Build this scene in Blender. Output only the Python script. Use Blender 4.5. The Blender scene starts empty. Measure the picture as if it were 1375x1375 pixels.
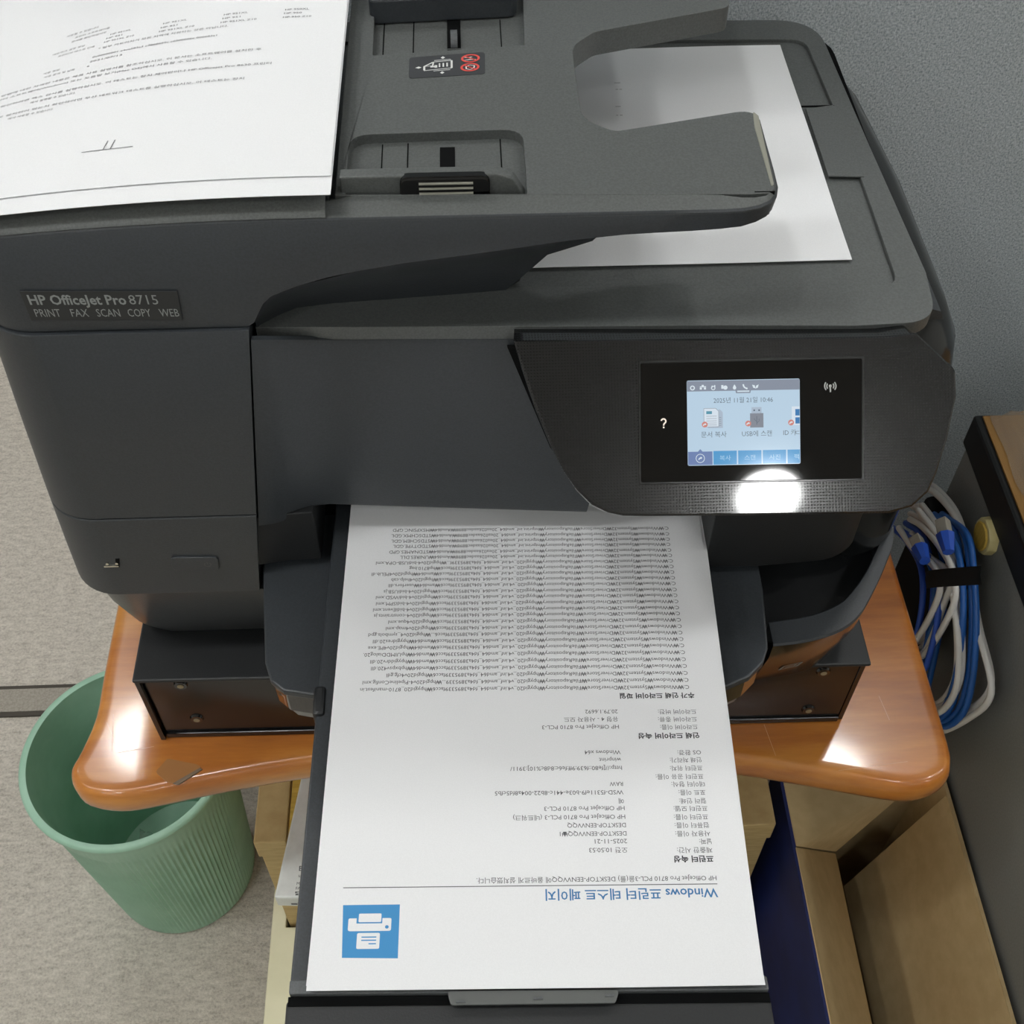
import bpy, bmesh, math, random
from mathutils import Vector, Matrix, noise
from mathutils.geometry import tessellate_polygon

random.seed(7)
scene = bpy.context.scene
COL = scene.collection

# ------------------------------------------------------------------ camera, world, light, exposure
cam_data = bpy.data.cameras.new('camera')
cam_data.sensor_fit = 'HORIZONTAL'
cam_data.sensor_width = 36.0
cam_data.lens = 36.0 * 1606.0 / 1375.0
cam_data.clip_start = 0.02
camera = bpy.data.objects.new('camera', cam_data)
COL.objects.link(camera)
camera.matrix_world = Matrix(((0.99920162, 0.02912947, -0.02734223, 0.0),
                              (-0.03982628, 0.78040089, -0.62400987, 0.0),
                              (0.00316082, 0.62460061, 0.78093795, 1.466),
                              (0, 0, 0, 1)))
scene.camera = camera

world = bpy.data.worlds.new('world')
scene.world = world
world.use_nodes = True
world.node_tree.nodes['Background'].inputs[0].default_value = (0.9, 0.95, 1.0, 1)
world.node_tree.nodes['Background'].inputs[1].default_value = 0.25

scene.view_settings.view_transform = 'Standard'
scene.view_settings.look = 'None'
scene.view_settings.exposure = 0.0
scene.view_settings.gamma = 1.0
scene.view_settings.use_curve_mapping = False

CEILING_Z = 2.6
# ceiling lamps read off reflections and shadows, rest added as fill: x, y, radius
LAMPS = [(0.612, -0.815, 0.068), (-0.82, 1.44, 0.10), (0.825, 1.275, 0.085),
         (-0.45, 0.20, 0.08), (-1.00, 0.20, 0.08), (-1.60, 0.20, 0.08), (1.35, 0.30, 0.08), (2.0, 0.30, 0.08),
         (-0.95, -0.85, 0.08), (-1.60, -1.40, 0.08), (-0.30, -2.20, 0.08), (1.90, -1.10, 0.08), (1.30, -2.20, 0.08),  # added for ambient fill and to brighten the partition
         (0.00, 2.30, 0.08), (-1.90, 1.40, 0.08), (1.90, 1.50, 0.08), (-1.6, -2.4, 0.08)]
LAMP_STRENGTH = 78.0


# ------------------------------------------------------------------ materials
def lin(h):
    h = h.lstrip('#')
    out = []
    for i in (0, 2, 4):
        c = int(h[i:i + 2], 16) / 255.0
        out.append(c / 12.92 if c <= 0.04045 else ((c + 0.055) / 1.055) ** 2.4)
    return (*out, 1.0)


def new_mat(name):
    m = bpy.data.materials.new(name)
    m.use_nodes = True
    nt = m.node_tree
    return m, nt, nt.nodes['Principled BSDF']


def coords(nt, kind='Object', scale=(1, 1, 1)):
    tc = nt.nodes.new('ShaderNodeTexCoord')
    mp = nt.nodes.new('ShaderNodeMapping')
    mp.inputs['Scale'].default_value = scale
    nt.links.new(tc.outputs[kind], mp.inputs[0])
    return mp.outputs[0]


def ramp(nt, src, stops):
    r = nt.nodes.new('ShaderNodeValToRGB')
    e = r.color_ramp.elements
    while len(e) < len(stops):
        e.new(0.5)
    for el, (p, c) in zip(e, stops):
        el.position = p
        el.color = c
    nt.links.new(src, r.inputs[0])
    return r.outputs[0]


def noise_tex(nt, vec, scale, detail=3, rough=0.5):
    n = nt.nodes.new('ShaderNodeTexNoise')
    n.inputs['Scale'].default_value = scale
    n.inputs['Detail'].default_value = detail
    n.inputs['Roughness'].default_value = rough
    nt.links.new(vec, n.inputs['Vector'])
    return n.outputs[0]


def bump(nt, b, height, strength=0.2, dist=0.001):
    bp = nt.nodes.new('ShaderNodeBump')
    bp.inputs['Strength'].default_value = strength
    bp.inputs['Distance'].default_value = dist
    nt.links.new(height, bp.inputs['Height'])
    nt.links.new(bp.outputs[0], b.inputs['Normal'])
    return bp


def simple(name, col, rough=0.5, metal=0.0, spec=0.5, emit=None, es=1.0, alpha=1.0, trans=0.0, coat=0.0):
    m, nt, b = new_mat(name)
    b.inputs['Base Color'].default_value = lin(col)
    b.inputs['Roughness'].default_value = rough
    b.inputs['Metallic'].default_value = metal
    b.inputs['Specular IOR Level'].default_value = spec
    b.inputs['Alpha'].default_value = alpha
    b.inputs['Transmission Weight'].default_value = trans
    b.inputs['Coat Weight'].default_value = coat
    if emit:
        b.inputs['Emission Color'].default_value = lin(emit)
        b.inputs['Emission Strength'].default_value = es
    return m


def plastic(name, col, rough=0.45, speck=900, amt=0.12, bstr=0.25):
    """moulded plastic with a fine spark-eroded grain"""
    m, nt, b = new_mat(name)
    v = coords(nt)
    n = noise_tex(nt, v, speck, 2, 0.6)
    c = lin(col)
    lo = tuple(x * (1 - amt) for x in c[:3]) + (1,)
    hi = tuple(min(1, x * (1 + amt)) for x in c[:3]) + (1,)
    nt.links.new(ramp(nt, n, [(0.35, lo), (0.65, hi)]), b.inputs['Base Color'])
    b.inputs['Roughness'].default_value = rough
    bump(nt, b, n, bstr, 0.0003)
    return m


M = {}
M['body'] = plastic('charcoal_plastic', '33373b', 0.42)
M['top'] = plastic('grey_black_plastic', '545756', 0.46, 900, 0.14)
M['dark'] = plastic('black_plastic', '1b1d1f', 0.5)
M['badge'] = simple('badge_plastic', '26292b', 0.45)
M['darker'] = simple('deep_black_plastic', '08090a', 0.85, spec=0.12)
M['gloss'] = simple('piano_black', '0b0c0d', 0.06, coat=0.5)
M['rib_gloss'] = simple('glossy_ribbed_black', '0a0a0b', 0.16)
M['glass'] = simple('black_display_glass', '060607', 0.03)
M['gloss_body'] = plastic('satin_black_plastic', '232324', 0.16, bstr=0.05)
M['frame'] = simple('dark_satin_frame', '2c2d2e', 0.16)
M['handle'] = plastic('light_grey_plastic', '7d8082', 0.35)
M['flank'] = simple('dark_glossy_plastic', '17191a', 0.14)
M['skirt'] = plastic('dark_grey_plastic', '3c3e40', 0.32)
M['tray_grey'] = plastic('tray_grey_plastic', '55585a', 0.35)
M['grey_clear'] = simple('smoky_clear_plastic', '8e9190', 0.2, trans=0.55)
M['worn_edge'] = simple('scuffed_edge_plastic', '8b8b80', 0.35)
M['screw'] = simple('dull_brass_screw', '8d7f62', 0.5)
M['silver'] = simple('bright_metal', 'd8d4c4', 0.25, 1.0)
M['white_print'] = simple('white_print', 'd8dad8', 0.6)
M['grey_print'] = simple('grey_print', '8f9594', 0.5)
M['faint_print'] = simple('faint_grey_print', '55595a', 0.5)
M['red_print'] = simple('red_print', 'd85048', 0.5)
M['label_black'] = simple('black_sticker', '35373a', 0.5)
M['ink'] = simple('grey_black_ink', '3c3d41', 0.8)
M['ink_light'] = simple('grey_ink', '606165', 0.8)
M['ink_faint'] = simple('faint_ink', 'aeb0b2', 0.8)
M['ink_blue'] = simple('blue_ink', '3f78ab', 0.8)
M['ink_icon'] = simple('icon_blue_ink', '3f8cc4', 0.7)
M['lamp_glow'] = simple('lamp_diffuser', 'ffffff', 0.5, emit='fafbfa', es=LAMP_STRENGTH)
M['lamp_rim'] = simple('lamp_rim', 'e8e8e6', 0.4)


def paper_mat():
    m, nt, b = new_mat('white_office_paper')
    v = coords(nt)
    n = noise_tex(nt, v, 1500, 3, 0.6)
    nt.links.new(ramp(nt, n, [(0.3, lin('e4e5e7')), (0.7, lin('e9eaec'))]), b.inputs['Base Color'])
    b.inputs['Roughness'].default_value = 0.75
    b.inputs['Specular IOR Level'].default_value = 0.25
    return m


M['paper'] = paper_mat()


def dotted_mat():
    """control panel plastic with a grid of small raised pips"""
    m, nt, b = new_mat('pip_textured_black_plastic')
    v = coords(nt, 'Generated')
    tc = nt.nodes.new('ShaderNodeTexCoord')
    sep = nt.nodes.new('ShaderNodeSeparateXYZ')
    nt.links.new(tc.outputs['UV'], sep.inputs[0])

    def math_n(op, a, bv=None, c=None):
        n = nt.nodes.new('ShaderNodeMath')
        n.operation = op
        for i, x in enumerate((a, bv, c)):
            if x is None:
                continue
            if isinstance(x, (int, float)):
                n.inputs[i].default_value = x
            else:
                nt.links.new(x, n.inputs[i])
        return n.outputs[0]
    pitch = 1 / 0.00147
    ax = math_n('ABSOLUTE', math_n('SUBTRACT', math_n('FRACT', math_n('MULTIPLY', sep.outputs[0], pitch)), 0.5))
    ay = math_n('ABSOLUTE', math_n('SUBTRACT', math_n('FRACT', math_n('MULTIPLY', sep.outputs[1], pitch)), 0.5))
    d = math_n('SQRT', math_n('ADD', math_n('MULTIPLY', ax, ax), math_n('MULTIPLY', ay, ay)))
    h = math_n('SUBTRACT', 1.0, math_n('MULTIPLY', d, 3.4))
    h = math_n('MAXIMUM', h, 0.0)
    b.inputs['Base Color'].default_value = lin('101113')
    b.inputs['Roughness'].default_value = 0.2
    b.inputs['Specular IOR Level'].default_value = 0.4
    b.inputs['Coat Weight'].default_value = 0.5
    b.inputs['Coat Roughness'].default_value = 0.05
    bump(nt, b, h, 0.6, 0.0006)
    return m


M['pips'] = dotted_mat()


def wood_mat():
    m, nt, b = new_mat('varnished_cherry_veneer')
    v = coords(nt, 'Object', (1.3, 9.0, 9.0))
    n1 = noise_tex(nt, v, 4.0, 6, 0.65)
    v2 = coords(nt, 'Object', (1, 1, 1))
    n2 = noise_tex(nt, v2, 5.0, 3, 0.5)
    mx = nt.nodes.new('ShaderNodeMix')
    mx.data_type = 'FLOAT'
    mx.inputs[0].default_value = 0.40
    nt.links.new(n1, mx.inputs[2])
    nt.links.new(n2, mx.inputs[3])
    nt.links.new(ramp(nt, mx.outputs[0], [(0.36, lin('955420')), (0.5, lin('b86f2a')), (0.63, lin('d28c3c'))]), b.inputs['Base Color'])
    b.inputs['Roughness'].default_value = 0.30
    b.inputs['Coat Weight'].default_value = 0.5
    b.inputs['Coat Roughness'].default_value = 0.09
    n3 = noise_tex(nt, v2, 320, 3, 0.6)
    bump(nt, b, n3, 0.07, 0.0004)
    return m


M['wood'] = wood_mat()


def carpet_mat():
    m, nt, b = new_mat('beige_loop_carpet')
    v = coords(nt, 'Object', (1, 1, 1))
    n1 = noise_tex(nt, v, 300, 4, 0.7)
    n2 = noise_tex(nt, coords(nt, 'Object', (60, 140, 60)), 1.0, 5, 0.7)
    mx = nt.nodes.new('ShaderNodeMix')
    mx.data_type = 'FLOAT'
    mx.inputs[0].default_value = 0.5
    nt.links.new(n1, mx.inputs[2])
    nt.links.new(n2, mx.inputs[3])
    nt.links.new(ramp(nt, mx.outputs[0], [(0.33, lin('9a938a')), (0.5, lin('c6bfb5')), (0.66, lin('dfd8ce'))]), b.inputs['Base Color'])
    b.inputs['Roughness'].default_value = 0.95
    b.inputs['Specular IOR Level'].default_value = 0.1
    bump(nt, b, mx.outputs[0], 0.7, 0.004)
    return m


M['carpet'] = carpet_mat()


def fabric_mat():
    m, nt, b = new_mat('blue_grey_woven_fabric')
    v = coords(nt, 'Object', (1, 1, 1))
    n1 = noise_tex(nt, coords(nt, 'Object', (520, 520, 700)), 1.0, 2, 0.5)
    n2 = noise_tex(nt, coords(nt, 'Object', (1100, 1100, 420)), 1.0, 2, 0.5)
    mx = nt.nodes.new('ShaderNodeMix')
    mx.data_type = 'FLOAT'
    mx.inputs[0].default_value = 0.5
    nt.links.new(n1, mx.inputs[2])
    nt.links.new(n2, mx.inputs[3])
    nt.links.new(ramp(nt, mx.outputs[0], [(0.35, lin('828b90')), (0.5, lin('abb4b9')), (0.66, lin('cad1d5'))]), b.inputs['Base Color'])
    b.inputs['Roughness'].default_value = 0.9
    b.inputs['Specular IOR Level'].default_value = 0.1
    bump(nt, b, mx.outputs[0], 0.5, 0.001)
    return m


M['fabric'] = fabric_mat()


def mottled(name, c1, c2, scale=40, rough=0.7, stretch=(1, 1, 1), bstr=0.1):
    m, nt, b = new_mat(name)
    n = noise_tex(nt, coords(nt, 'Object', stretch), scale, 4, 0.6)
    nt.links.new(ramp(nt, n, [(0.35, lin(c1)), (0.65, lin(c2))]), b.inputs['Base Color'])
    b.inputs['Roughness'].default_value = rough
    bump(nt, b, n, bstr, 0.0006)
    return m


M['cardboard'] = mottled('brown_cardboard', 'c8ae80', 'd2b98a', 60, 0.8)
M['tan_card'] = mottled('tan_cardboard', 'b39a68', 'c2aa78', 50, 0.75, (1, 1, 6))
M['yellow_board'] = mottled('yellow_board', 'b8963a', 'cfae4e', 30, 0.7, (1, 8, 1))
M['blue_card'] = mottled('dark_blue_printed_card', '101d55', '16286a', 14, 0.6)
M['white_card'] = mottled('white_coated_card', 'd6dad6', 'e0e4e0', 90, 0.5)
M['cream'] = mottled('cream_painted_board', 'd3cfae', 'dbd7b8', 20, 0.6)
M['green'] = mottled('pale_green_plastic', '93bda5', 'a2cab3', 18, 0.42)
M['black_gloss_box'] = mottled('black_glossy_plastic', '0c0c0d', '101011', 300, 0.2, bstr=0.02)
M['desk_side'] = mottled('charcoal_laminate', '7c7d7a', '868784', 500, 0.55)
M['desk_band'] = simple('black_edge_band', '111314', 0.5)
M['desk_top'] = mottled('brown_wood_laminate', '8a6534', 'a07a44', 10, 0.4, (10, 1, 1))
M['yellowed'] = simple('yellowed_plastic', 'd9cc92', 0.5)
M['cable_white'] = simple('white_cable_jacket', 'e0dfdb', 0.45)
M['cable_blue'] = simple('blue_cable_jacket', '1f5fae', 0.4)
M['cable_navy'] = simple('mid_blue_cable_jacket', '2a57c0', 0.4)
M['clear_plug'] = simple('clear_plug_plastic', 'cfcabc', 0.25, trans=0.4)
M['strap'] = simple('black_hook_and_loop', '0d0f10', 0.95)
M['film'] = simple('clear_plastic_film', 'eef0ee', 0.12, trans=0.75, alpha=0.55)
M['wall'] = mottled('white_wall_paint', 'd8d8d4', 'dededa', 8, 0.9)
M['strip'] = mottled('grey_carpet_seam', '928c82', 'a8a298', 400, 0.95)
M['strip_dark'] = simple('dark_seam', '4c4741', 0.95)
M['peel'] = simple('peeled_veneer', 'a4703f', 0.35)
M['torn'] = simple('torn_board', '7c6a58', 0.8)


def screen_mat(name, col, es=0.85):
    m, nt, b = new_mat(name)
    b.inputs['Base Color'].default_value = (0.01, 0.01, 0.01, 1)
    b.inputs['Roughness'].default_value = 0.08
    b.inputs['Emission Color'].default_value = lin(col)
    b.inputs['Emission Strength'].default_value = es
    return m


for k, c in dict(bg='c3dcf0', bar='8f98a8', tab='4f9fd6', tab_active='7288b8', line='dcecf8', icon='e6f2fa', text='6b7886',
                 teal='5d9db4', paper='e2eefa', paper2='b4c4d6', grey='8a909c', red='d98a80', blue='3f80bc', dark='5c6c7c', tabtext='a8d4f0').items():
    M['scr_' + k] = screen_mat('screen_' + k, c)
M['q_light'] = screen_mat('lit_question_mark', 'fff0e0', 1.0)
M['wifi_light'] = simple('grey_symbol_print', 'a8aaa8', 0.5)


# ------------------------------------------------------------------ object helpers
ORIGIN = {}


def link(o, parent):
    COL.objects.link(o)
    if parent is not None:
        o.parent = parent


def thing(name, label, cat, loc=(0, 0, 0), group=None):
    o = bpy.data.objects.new(name, None)
    o.empty_display_size = 0.05
    COL.objects.link(o)
    o.location = loc
    o['label'] = label
    o['category'] = cat
    if group:
        o['group'] = group
    ORIGIN[o] = Vector(loc)
    return o


def tag(o, label=None, cat=None, group=None, kind=None):
    for k, v in (('label', label), ('category', cat), ('group', group), ('kind', kind)):
        if v:
            o[k] = v
    return o


class MB:
    """collects shapes (world metres) and links them as one mesh object"""

    def __init__(self):
        self.v, self.f = [], []

    def add(self, vs, fs):
        n = len(self.v)
        self.v += [tuple(p) for p in vs]
        self.f += [tuple(i + n for i in f) for f in fs]
        return self

    def box(self, x0, x1, y0, y1, z0, z1):
        return self.loft([[(x0, y0, z0), (x1, y0, z0), (x1, y1, z0), (x0, y1, z0)],
                          [(x0, y0, z1), (x1, y0, z1), (x1, y1, z1), (x0, y1, z1)]])

    def loft(self, loops, caps=(True, True), closed=True):
        n = len(loops[0])
        vs = [p for l in loops for p in l]
        fs = []
        m = n if closed else n - 1
        for r in range(len(loops) - 1):
            for i in range(m):
                j = (i + 1) % n
                fs.append((r * n + i, r * n + j, (r + 1) * n + j, (r + 1) * n + i))
        if closed and caps[0]:
            fs.append(tuple(reversed(range(n))))
        if closed and caps[1]:
            fs.append(tuple((len(loops) - 1) * n + i for i in range(n)))
        return self.add(vs, fs)

    def prism(self, poly, z0, z1):
        """plan polygon (x, y) from z0 to z1"""
        return self.loft([[(x, y, z0) for x, y in poly], [(x, y, z1) for x, y in poly]])

    def prism_y(self, poly, y0, y1):
        """elevation polygon (x, z) from y0 to y1"""
        return self.loft([[(x, y1, z) for x, z in poly], [(x, y0, z) for x, z in poly]])

    def grid(self, rows):
        n = len(rows[0])
        vs = [p for r in rows for p in r]
        fs = [(r * n + i, r * n + i + 1, (r + 1) * n + i + 1, (r + 1) * n + i) for r in range(len(rows) - 1) for i in range(n - 1)]
        return self.add(vs, fs)

    def tube(self, path, r, seg=10, cap=True):
        path = [Vector(p) for p in path]
        loops = []
        up = Vector((0, 0, 1))
        prev = None
        for i, p in enumerate(path):
            t = (path[min(i + 1, len(path) - 1)] - path[max(i - 1, 0)]).normalized()
            a = prev if prev is not None else (up if abs(t.z) < 0.9 else Vector((1, 0, 0)))
            u = (a - t * a.dot(t)).normalized()
            w = t.cross(u)
            prev = u
            rr = r[i] if isinstance(r, (list, tuple)) else r
            loops.append([p + (u * math.cos(k * 2 * math.pi / seg) + w * math.sin(k * 2 * math.pi / seg)) * rr for k in range(seg)])
        return self.loft(loops, (cap, cap))

    def disc(self, c, n, r, h, seg=24, r2=None):
        """short cylinder from c along n"""
        c, n = Vector(c), Vector(n).normalized()
        a = Vector((1, 0, 0)) if abs(n.x) < 0.8 else Vector((0, 1, 0))
        u = (a - n * a.dot(n)).normalized()
        w = n.cross(u)
        r2 = r if r2 is None else r2
        ring = lambda rr, d: [c + n * d + (u * math.cos(k * 2 * math.pi / seg) + w * math.sin(k * 2 * math.pi / seg)) * rr for k in range(seg)]
        return self.loft([ring(r, 0), ring(r2, h)])

    def plate(self, outer, holes, z0, z1):
        """plan plate with holes; z0/z1 are numbers or functions of (x, y)"""
        g0 = z0 if callable(z0) else (lambda x, y: z0)
        g1 = z1 if callable(z1) else (lambda x, y: z1)
        loops = [outer] + list(holes)
        flat = [p for l in loops for p in l]
        tris = tessellate_polygon([[Vector((x, y, 0)) for x, y in l] for l in loops])
        N = len(flat)
        vs = [(x, y, g1(x, y)) for x, y in flat] + [(x, y, g0(x, y)) for x, y in flat]
        fs = []
        for t in tris:
            a, b, c = (Vector((*flat[i], 0)) for i in t)
            if (b - a).cross(c - a).z < 0:
                t = (t[0], t[2], t[1])
            fs.append(tuple(t))
            fs.append((t[2] + N, t[1] + N, t[0] + N))
        o = 0
        for l in loops:
            n = len(l)
            for i in range(n):
                j = (i + 1) % n
                fs.append((o + i, o + N + i, o + N + j, o + j))
            o += n
        return self.add(vs, fs)

    def map(self, fn):
        self.v = [tuple(fn(*p)) for p in self.v]
        return self

    def build(self, name, mat, parent=None, bevel=0.0, smooth=20, seg=2, origin=None, fix=True):
        me = bpy.data.meshes.new(name)
        bm = bmesh.new()
        bv = [bm.verts.new(p) for p in self.v]
        for f in self.f:
            try:
                bm.faces.new([bv[i] for i in f])
            except ValueError:
                pass
        if fix:
            bmesh.ops.recalc_face_normals(bm, faces=bm.faces)
        if bevel > 0:
            es = [e for e in bm.edges if len(e.link_faces) == 2 and e.calc_face_angle(0) > math.radians(30)]
            bmesh.ops.bevel(bm, geom=es, offset=bevel, segments=seg, profile=0.5, affect='EDGES', clamp_overlap=True)
        off = Vector((0, 0, 0))
        if parent is not None:
            off = ORIGIN[parent]
        elif origin is not None:
            off = Vector(origin)
        bmesh.ops.translate(bm, verts=bm.verts, vec=-off)
        bm.to_mesh(me)
        bm.free()
        if mat is not None:
            me.materials.append(mat)
        if smooth:
            me.shade_smooth()
            me.set_sharp_from_angle(angle=math.radians(smooth))
        o = bpy.data.objects.new(name, me)
        link(o, parent)
        if parent is None and origin is not None:
            o.location = origin
        ORIGIN[o] = off.copy()
        return o


def arc(cx, cy, r, a0, a1, n=8):
    return [(cx + r * math.cos(math.radians(a0 + (a1 - a0) * i / n)), cy + r * math.sin(math.radians(a0 + (a1 - a0) * i / n))) for i in range(n + 1)]


def rounded(pts, r, n=5):
    """round the corners of a polygon; r is a number or one per corner"""
    out = []
    N = len(pts)
    for i in range(N):
        p0, p, p1 = Vector(pts[i - 1]), Vector(pts[i]), Vector(pts[(i + 1) % N])
        rr = r[i] if isinstance(r, (list, tuple)) else r
        if rr <= 0:
            out.append(tuple(p))
            continue
        a, b = (p0 - p).normalized(), (p1 - p).normalized()
        half = a.angle(b) / 2
        if abs(math.pi / 2 - half) < 0.02:
            out.append(tuple(p))
            continue
        d = min(rr / math.tan(half), (p0 - p).length * 0.49, (p1 - p).length * 0.49)
        q0, q1 = p + a * d, p + b * d
        for k in range(n + 1):
            t = k / n
            out.append(tuple(q0 * (1 - t) ** 2 + p * (2 * t * (1 - t)) + q1 * t ** 2))
    return out


def smooth_path(pts, n=6):
    pts = [Vector(p) for p in pts]
    P = [pts[0] * 2 - pts[1]] + pts + [pts[-1] * 2 - pts[-2]]
    out = []
    for i in range(1, len(P) - 2):
        for k in range(n):
            t = k / n
            a, b, c, d = P[i - 1], P[i], P[i + 1], P[i + 2]
            out.append(0.5 * ((2 * b) + (c - a) * t + (2 * a - 5 * b + 4 * c - d) * t * t + (3 * b - a - 3 * c + d) * t ** 3))
    out.append(pts[-1])
    return out


_text_cache = {}


def text_2d(body, bold=0.0):
    """flat outline mesh of a line of text: x from 0 to its width, cap height about 0.7"""
    key = (body, bold)
    if key in _text_cache:
        return _text_cache[key]
    cu = bpy.data.curves.new('t', 'FONT')
    cu.body = body
    cu.resolution_u = 2
    cu.offset = bold
    cu.fill_mode = 'FRONT'
    ob = bpy.data.objects.new('t', cu)
    COL.objects.link(ob)
    dg = bpy.context.evaluated_depsgraph_get()
    dg.update()
    ev = ob.evaluated_get(dg)
    me = ev.to_mesh()
    vs = [(v.co.x, v.co.y) for v in me.vertices]
    fs = [tuple(p.vertices) for p in me.polygons]
    ev.to_mesh_clear()
    bpy.data.objects.remove(ob)
    bpy.data.curves.remove(cu)
    x0 = min(v[0] for v in vs)
    w = max(v[0] for v in vs) - x0
    vs = [(x - x0, y) for x, y in vs]
    _text_cache[key] = (vs, fs, w)
    return vs, fs, w


def put_text(mb, body, fn, x, y, size, width=None, bold=0.0):
    """write body with its baseline start at (x, y); fn maps flat (x, y) to world"""
    vs, fs, w = text_2d(body, bold)
    sx = width / w if width else size
    return mb.add([fn(x + a * sx, y + b * size) for a, b in vs], fs)


def put_poly(mb, pts, fn):
    n = len(pts)
    return mb.add([fn(*p) for p in pts], [tuple(range(n))])


def put_rect(mb, x0, y0, x1, y1, fn):
    return put_poly(mb, [(x0, y0), (x1, y0), (x1, y1), (x0, y1)], fn)


def put_ring(mb, cx, cy, r0, r1, fn, a0=0, a1=360, n=20, sy=1.0):
    vs = []
    for i in range(n + 1):
        a = math.radians(a0 + (a1 - a0) * i / n)
        vs += [fn(cx + r0 * math.cos(a), cy + r0 * sy * math.sin(a)), fn(cx + r1 * math.cos(a), cy + r1 * sy * math.sin(a))]
    return mb.add(vs, [(2 * i, 2 * i + 1, 2 * i + 3, 2 * i + 2) for i in range(n)])


def put_disc(mb, cx, cy, r, fn, n=16, sy=1.0):
    return put_poly(mb, [(cx + r * math.cos(2 * math.pi * i / n), cy + r * sy * math.sin(2 * math.pi * i / n)) for i in range(n)], fn)


def put_stroke(mb, pts, w, fn):
    """constant width polyline"""
    for (x0, y0), (x1, y1) in zip(pts, pts[1:]):
        dx, dy = x1 - x0, y1 - y0
        l = math.hypot(dx, dy) or 1
        nx, ny = -dy / l * w / 2, dx / l * w / 2
        put_poly(mb, [(x0 + nx, y0 + ny), (x0 - nx, y0 - ny), (x1 - nx, y1 - ny), (x1 + nx, y1 + ny)], fn)
    return mb

# ------------------------------------------------------------------ room shell
tag(MB().box(-3.0, 3.0, -3.0, 3.6, -0.05, 0.0).build('floor', M['carpet'], smooth=0), kind='structure')
tag(MB().box(-3.0, 3.0, -3.0, 3.6, CEILING_Z, CEILING_Z + 0.05).build('ceiling', M['wall'], smooth=0), kind='structure')
tag(MB().box(-3.05, -3.0, -3.0, 3.6, 0, CEILING_Z).build('wall_left', M['wall'], smooth=0), kind='structure')
tag(MB().box(3.0, 3.05, -3.0, 3.6, 0, CEILING_Z).build('wall_right', M['wall'], smooth=0), kind='structure')
tag(MB().box(-3.0, 3.0, 3.6, 3.65, 0, CEILING_Z).build('wall_back', M['wall'], smooth=0), kind='structure')
tag(MB().box(-3.0, 3.0, -3.05, -3.0, 0, CEILING_Z).build('wall_front', M['wall'], smooth=0), kind='structure')

seam = tag(MB().box(-3.0, -0.30, 0.842, 0.878, 0.0, 0.004).build('trim_1', M['strip'], smooth=0, bevel=0.001), kind='structure')
for y in (0.838, 0.880):
    MB().box(-3.0, -0.30, y - 0.003, y + 0.003, 0.0, 0.0035).build('seam_edge', M['strip_dark'], seam, smooth=0)

for i, (lx, ly, lr) in enumerate(LAMPS):
    l = thing('ceiling_or_fill_lamp', 'round white ceiling lamp above the printer, one of a set partly added as fill light', 'lamp', (lx, ly, CEILING_Z - 0.02), 'round ceiling lamps')
    MB().disc((lx, ly, CEILING_Z - 0.02), (0, 0, 1), lr + 0.012, 0.02, 32).build('lamp_rim', M['lamp_rim'], l)
    MB().disc((lx, ly, CEILING_Z - 0.024), (0, 0, 1), lr, 0.005, 32).build('diffuser', M['lamp_glow'], l)

# fabric cubicle partition behind the printer
part = thing('office_partition', 'blue-grey woven fabric cubicle partition standing behind the printer', 'partition', (0.6, 0.82, 0))
MB().box(-0.33, 1.8, 0.82, 0.86, 0.06, 1.46).build('fabric_panel', M['fabric'], part, bevel=0.006)
MB().box(-0.35, 1.82, 0.815, 0.865, 0.0, 0.06).build('base_rail', M['desk_band'], part, bevel=0.003)
MB().box(-0.35, 1.82, 0.815, 0.865, 1.46, 1.49).build('top_rail', M['desk_band'], part, bevel=0.004)
MB().box(-0.35, -0.33, 0.815, 0.865, 0.06, 1.46).build('end_post', M['desk_band'], part, bevel=0.003)

# ------------------------------------------------------------------ desk at the right edge
desk = thing('desk', 'charcoal sided desk with brown wood top at the right edge of the photo', 'desk', (0.8, 0.3, 0))
MB().box(0.424, 0.446, -0.50, 0.676, 0.0, 0.693).build('side_panel', M['desk_side'], desk, bevel=0.001)
MB().box(0.420, 1.60, -0.52, 0.680, 0.694, 0.729).build('edge_band', M['desk_band'], desk, bevel=0.003)
MB().box(0.426, 1.60, -0.515, 0.676, 0.7292, 0.7312).build('desk_top', M['desk_top'], desk, bevel=0.0005)
MB().box(1.578, 1.60, -0.50, 0.676, 0.0, 0.693).build('side_panel', M['desk_side'], desk, bevel=0.001)
kb = MB().disc((0.4238, 0.588, 0.680), (-1, 0, 0), 0.0165, 0.008, 10, 0.0158).build('fixing_cap', M['yellowed'], desk, bevel=0.001)
kb['label'] = 'yellowed plastic cap screwed to the side'
MB().disc((0.4158, 0.588, 0.680), (-1, 0, 0), 0.0128, 0.002, 10, 0.0124).build('cap_face', M['yellow_board'], kb, bevel=0.0006)


def film_mesh(x0, x1, y0, y1, z, amp, seed):
    mb = MB()
    rows = []
    for j in range(25):
        row = []
        for i in range(25):
            u, v = i / 24, j / 24
            x, y = x0 + (x1 - x0) * u, y0 + (y1 - y0) * v
            e = min(1, 5 * min(u, v, 1 - u, 1 - v))
            h = abs(noise.noise(Vector((x * 22 + seed, y * 22, 0)))) * 0.7 + abs(noise.noise(Vector((x * 60, y * 60 + seed, 3)))) * 0.35
            row.append((x + noise.noise(Vector((x * 20, y * 20, seed))) * 0.008, y, z + 0.001 + e * amp * (0.25 + h)))
        rows.append(row)
    return mb.grid(rows)


tag(film_mesh(0.432, 0.72, 0.52, 0.675, 0.7316, 0.11, 4).build('plastic_bag', M['film'], smooth=60, origin=(0.58, 0.62, 0.7316)),
    'crumpled clear plastic bag lying on the brown desk top', 'bag')

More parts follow.
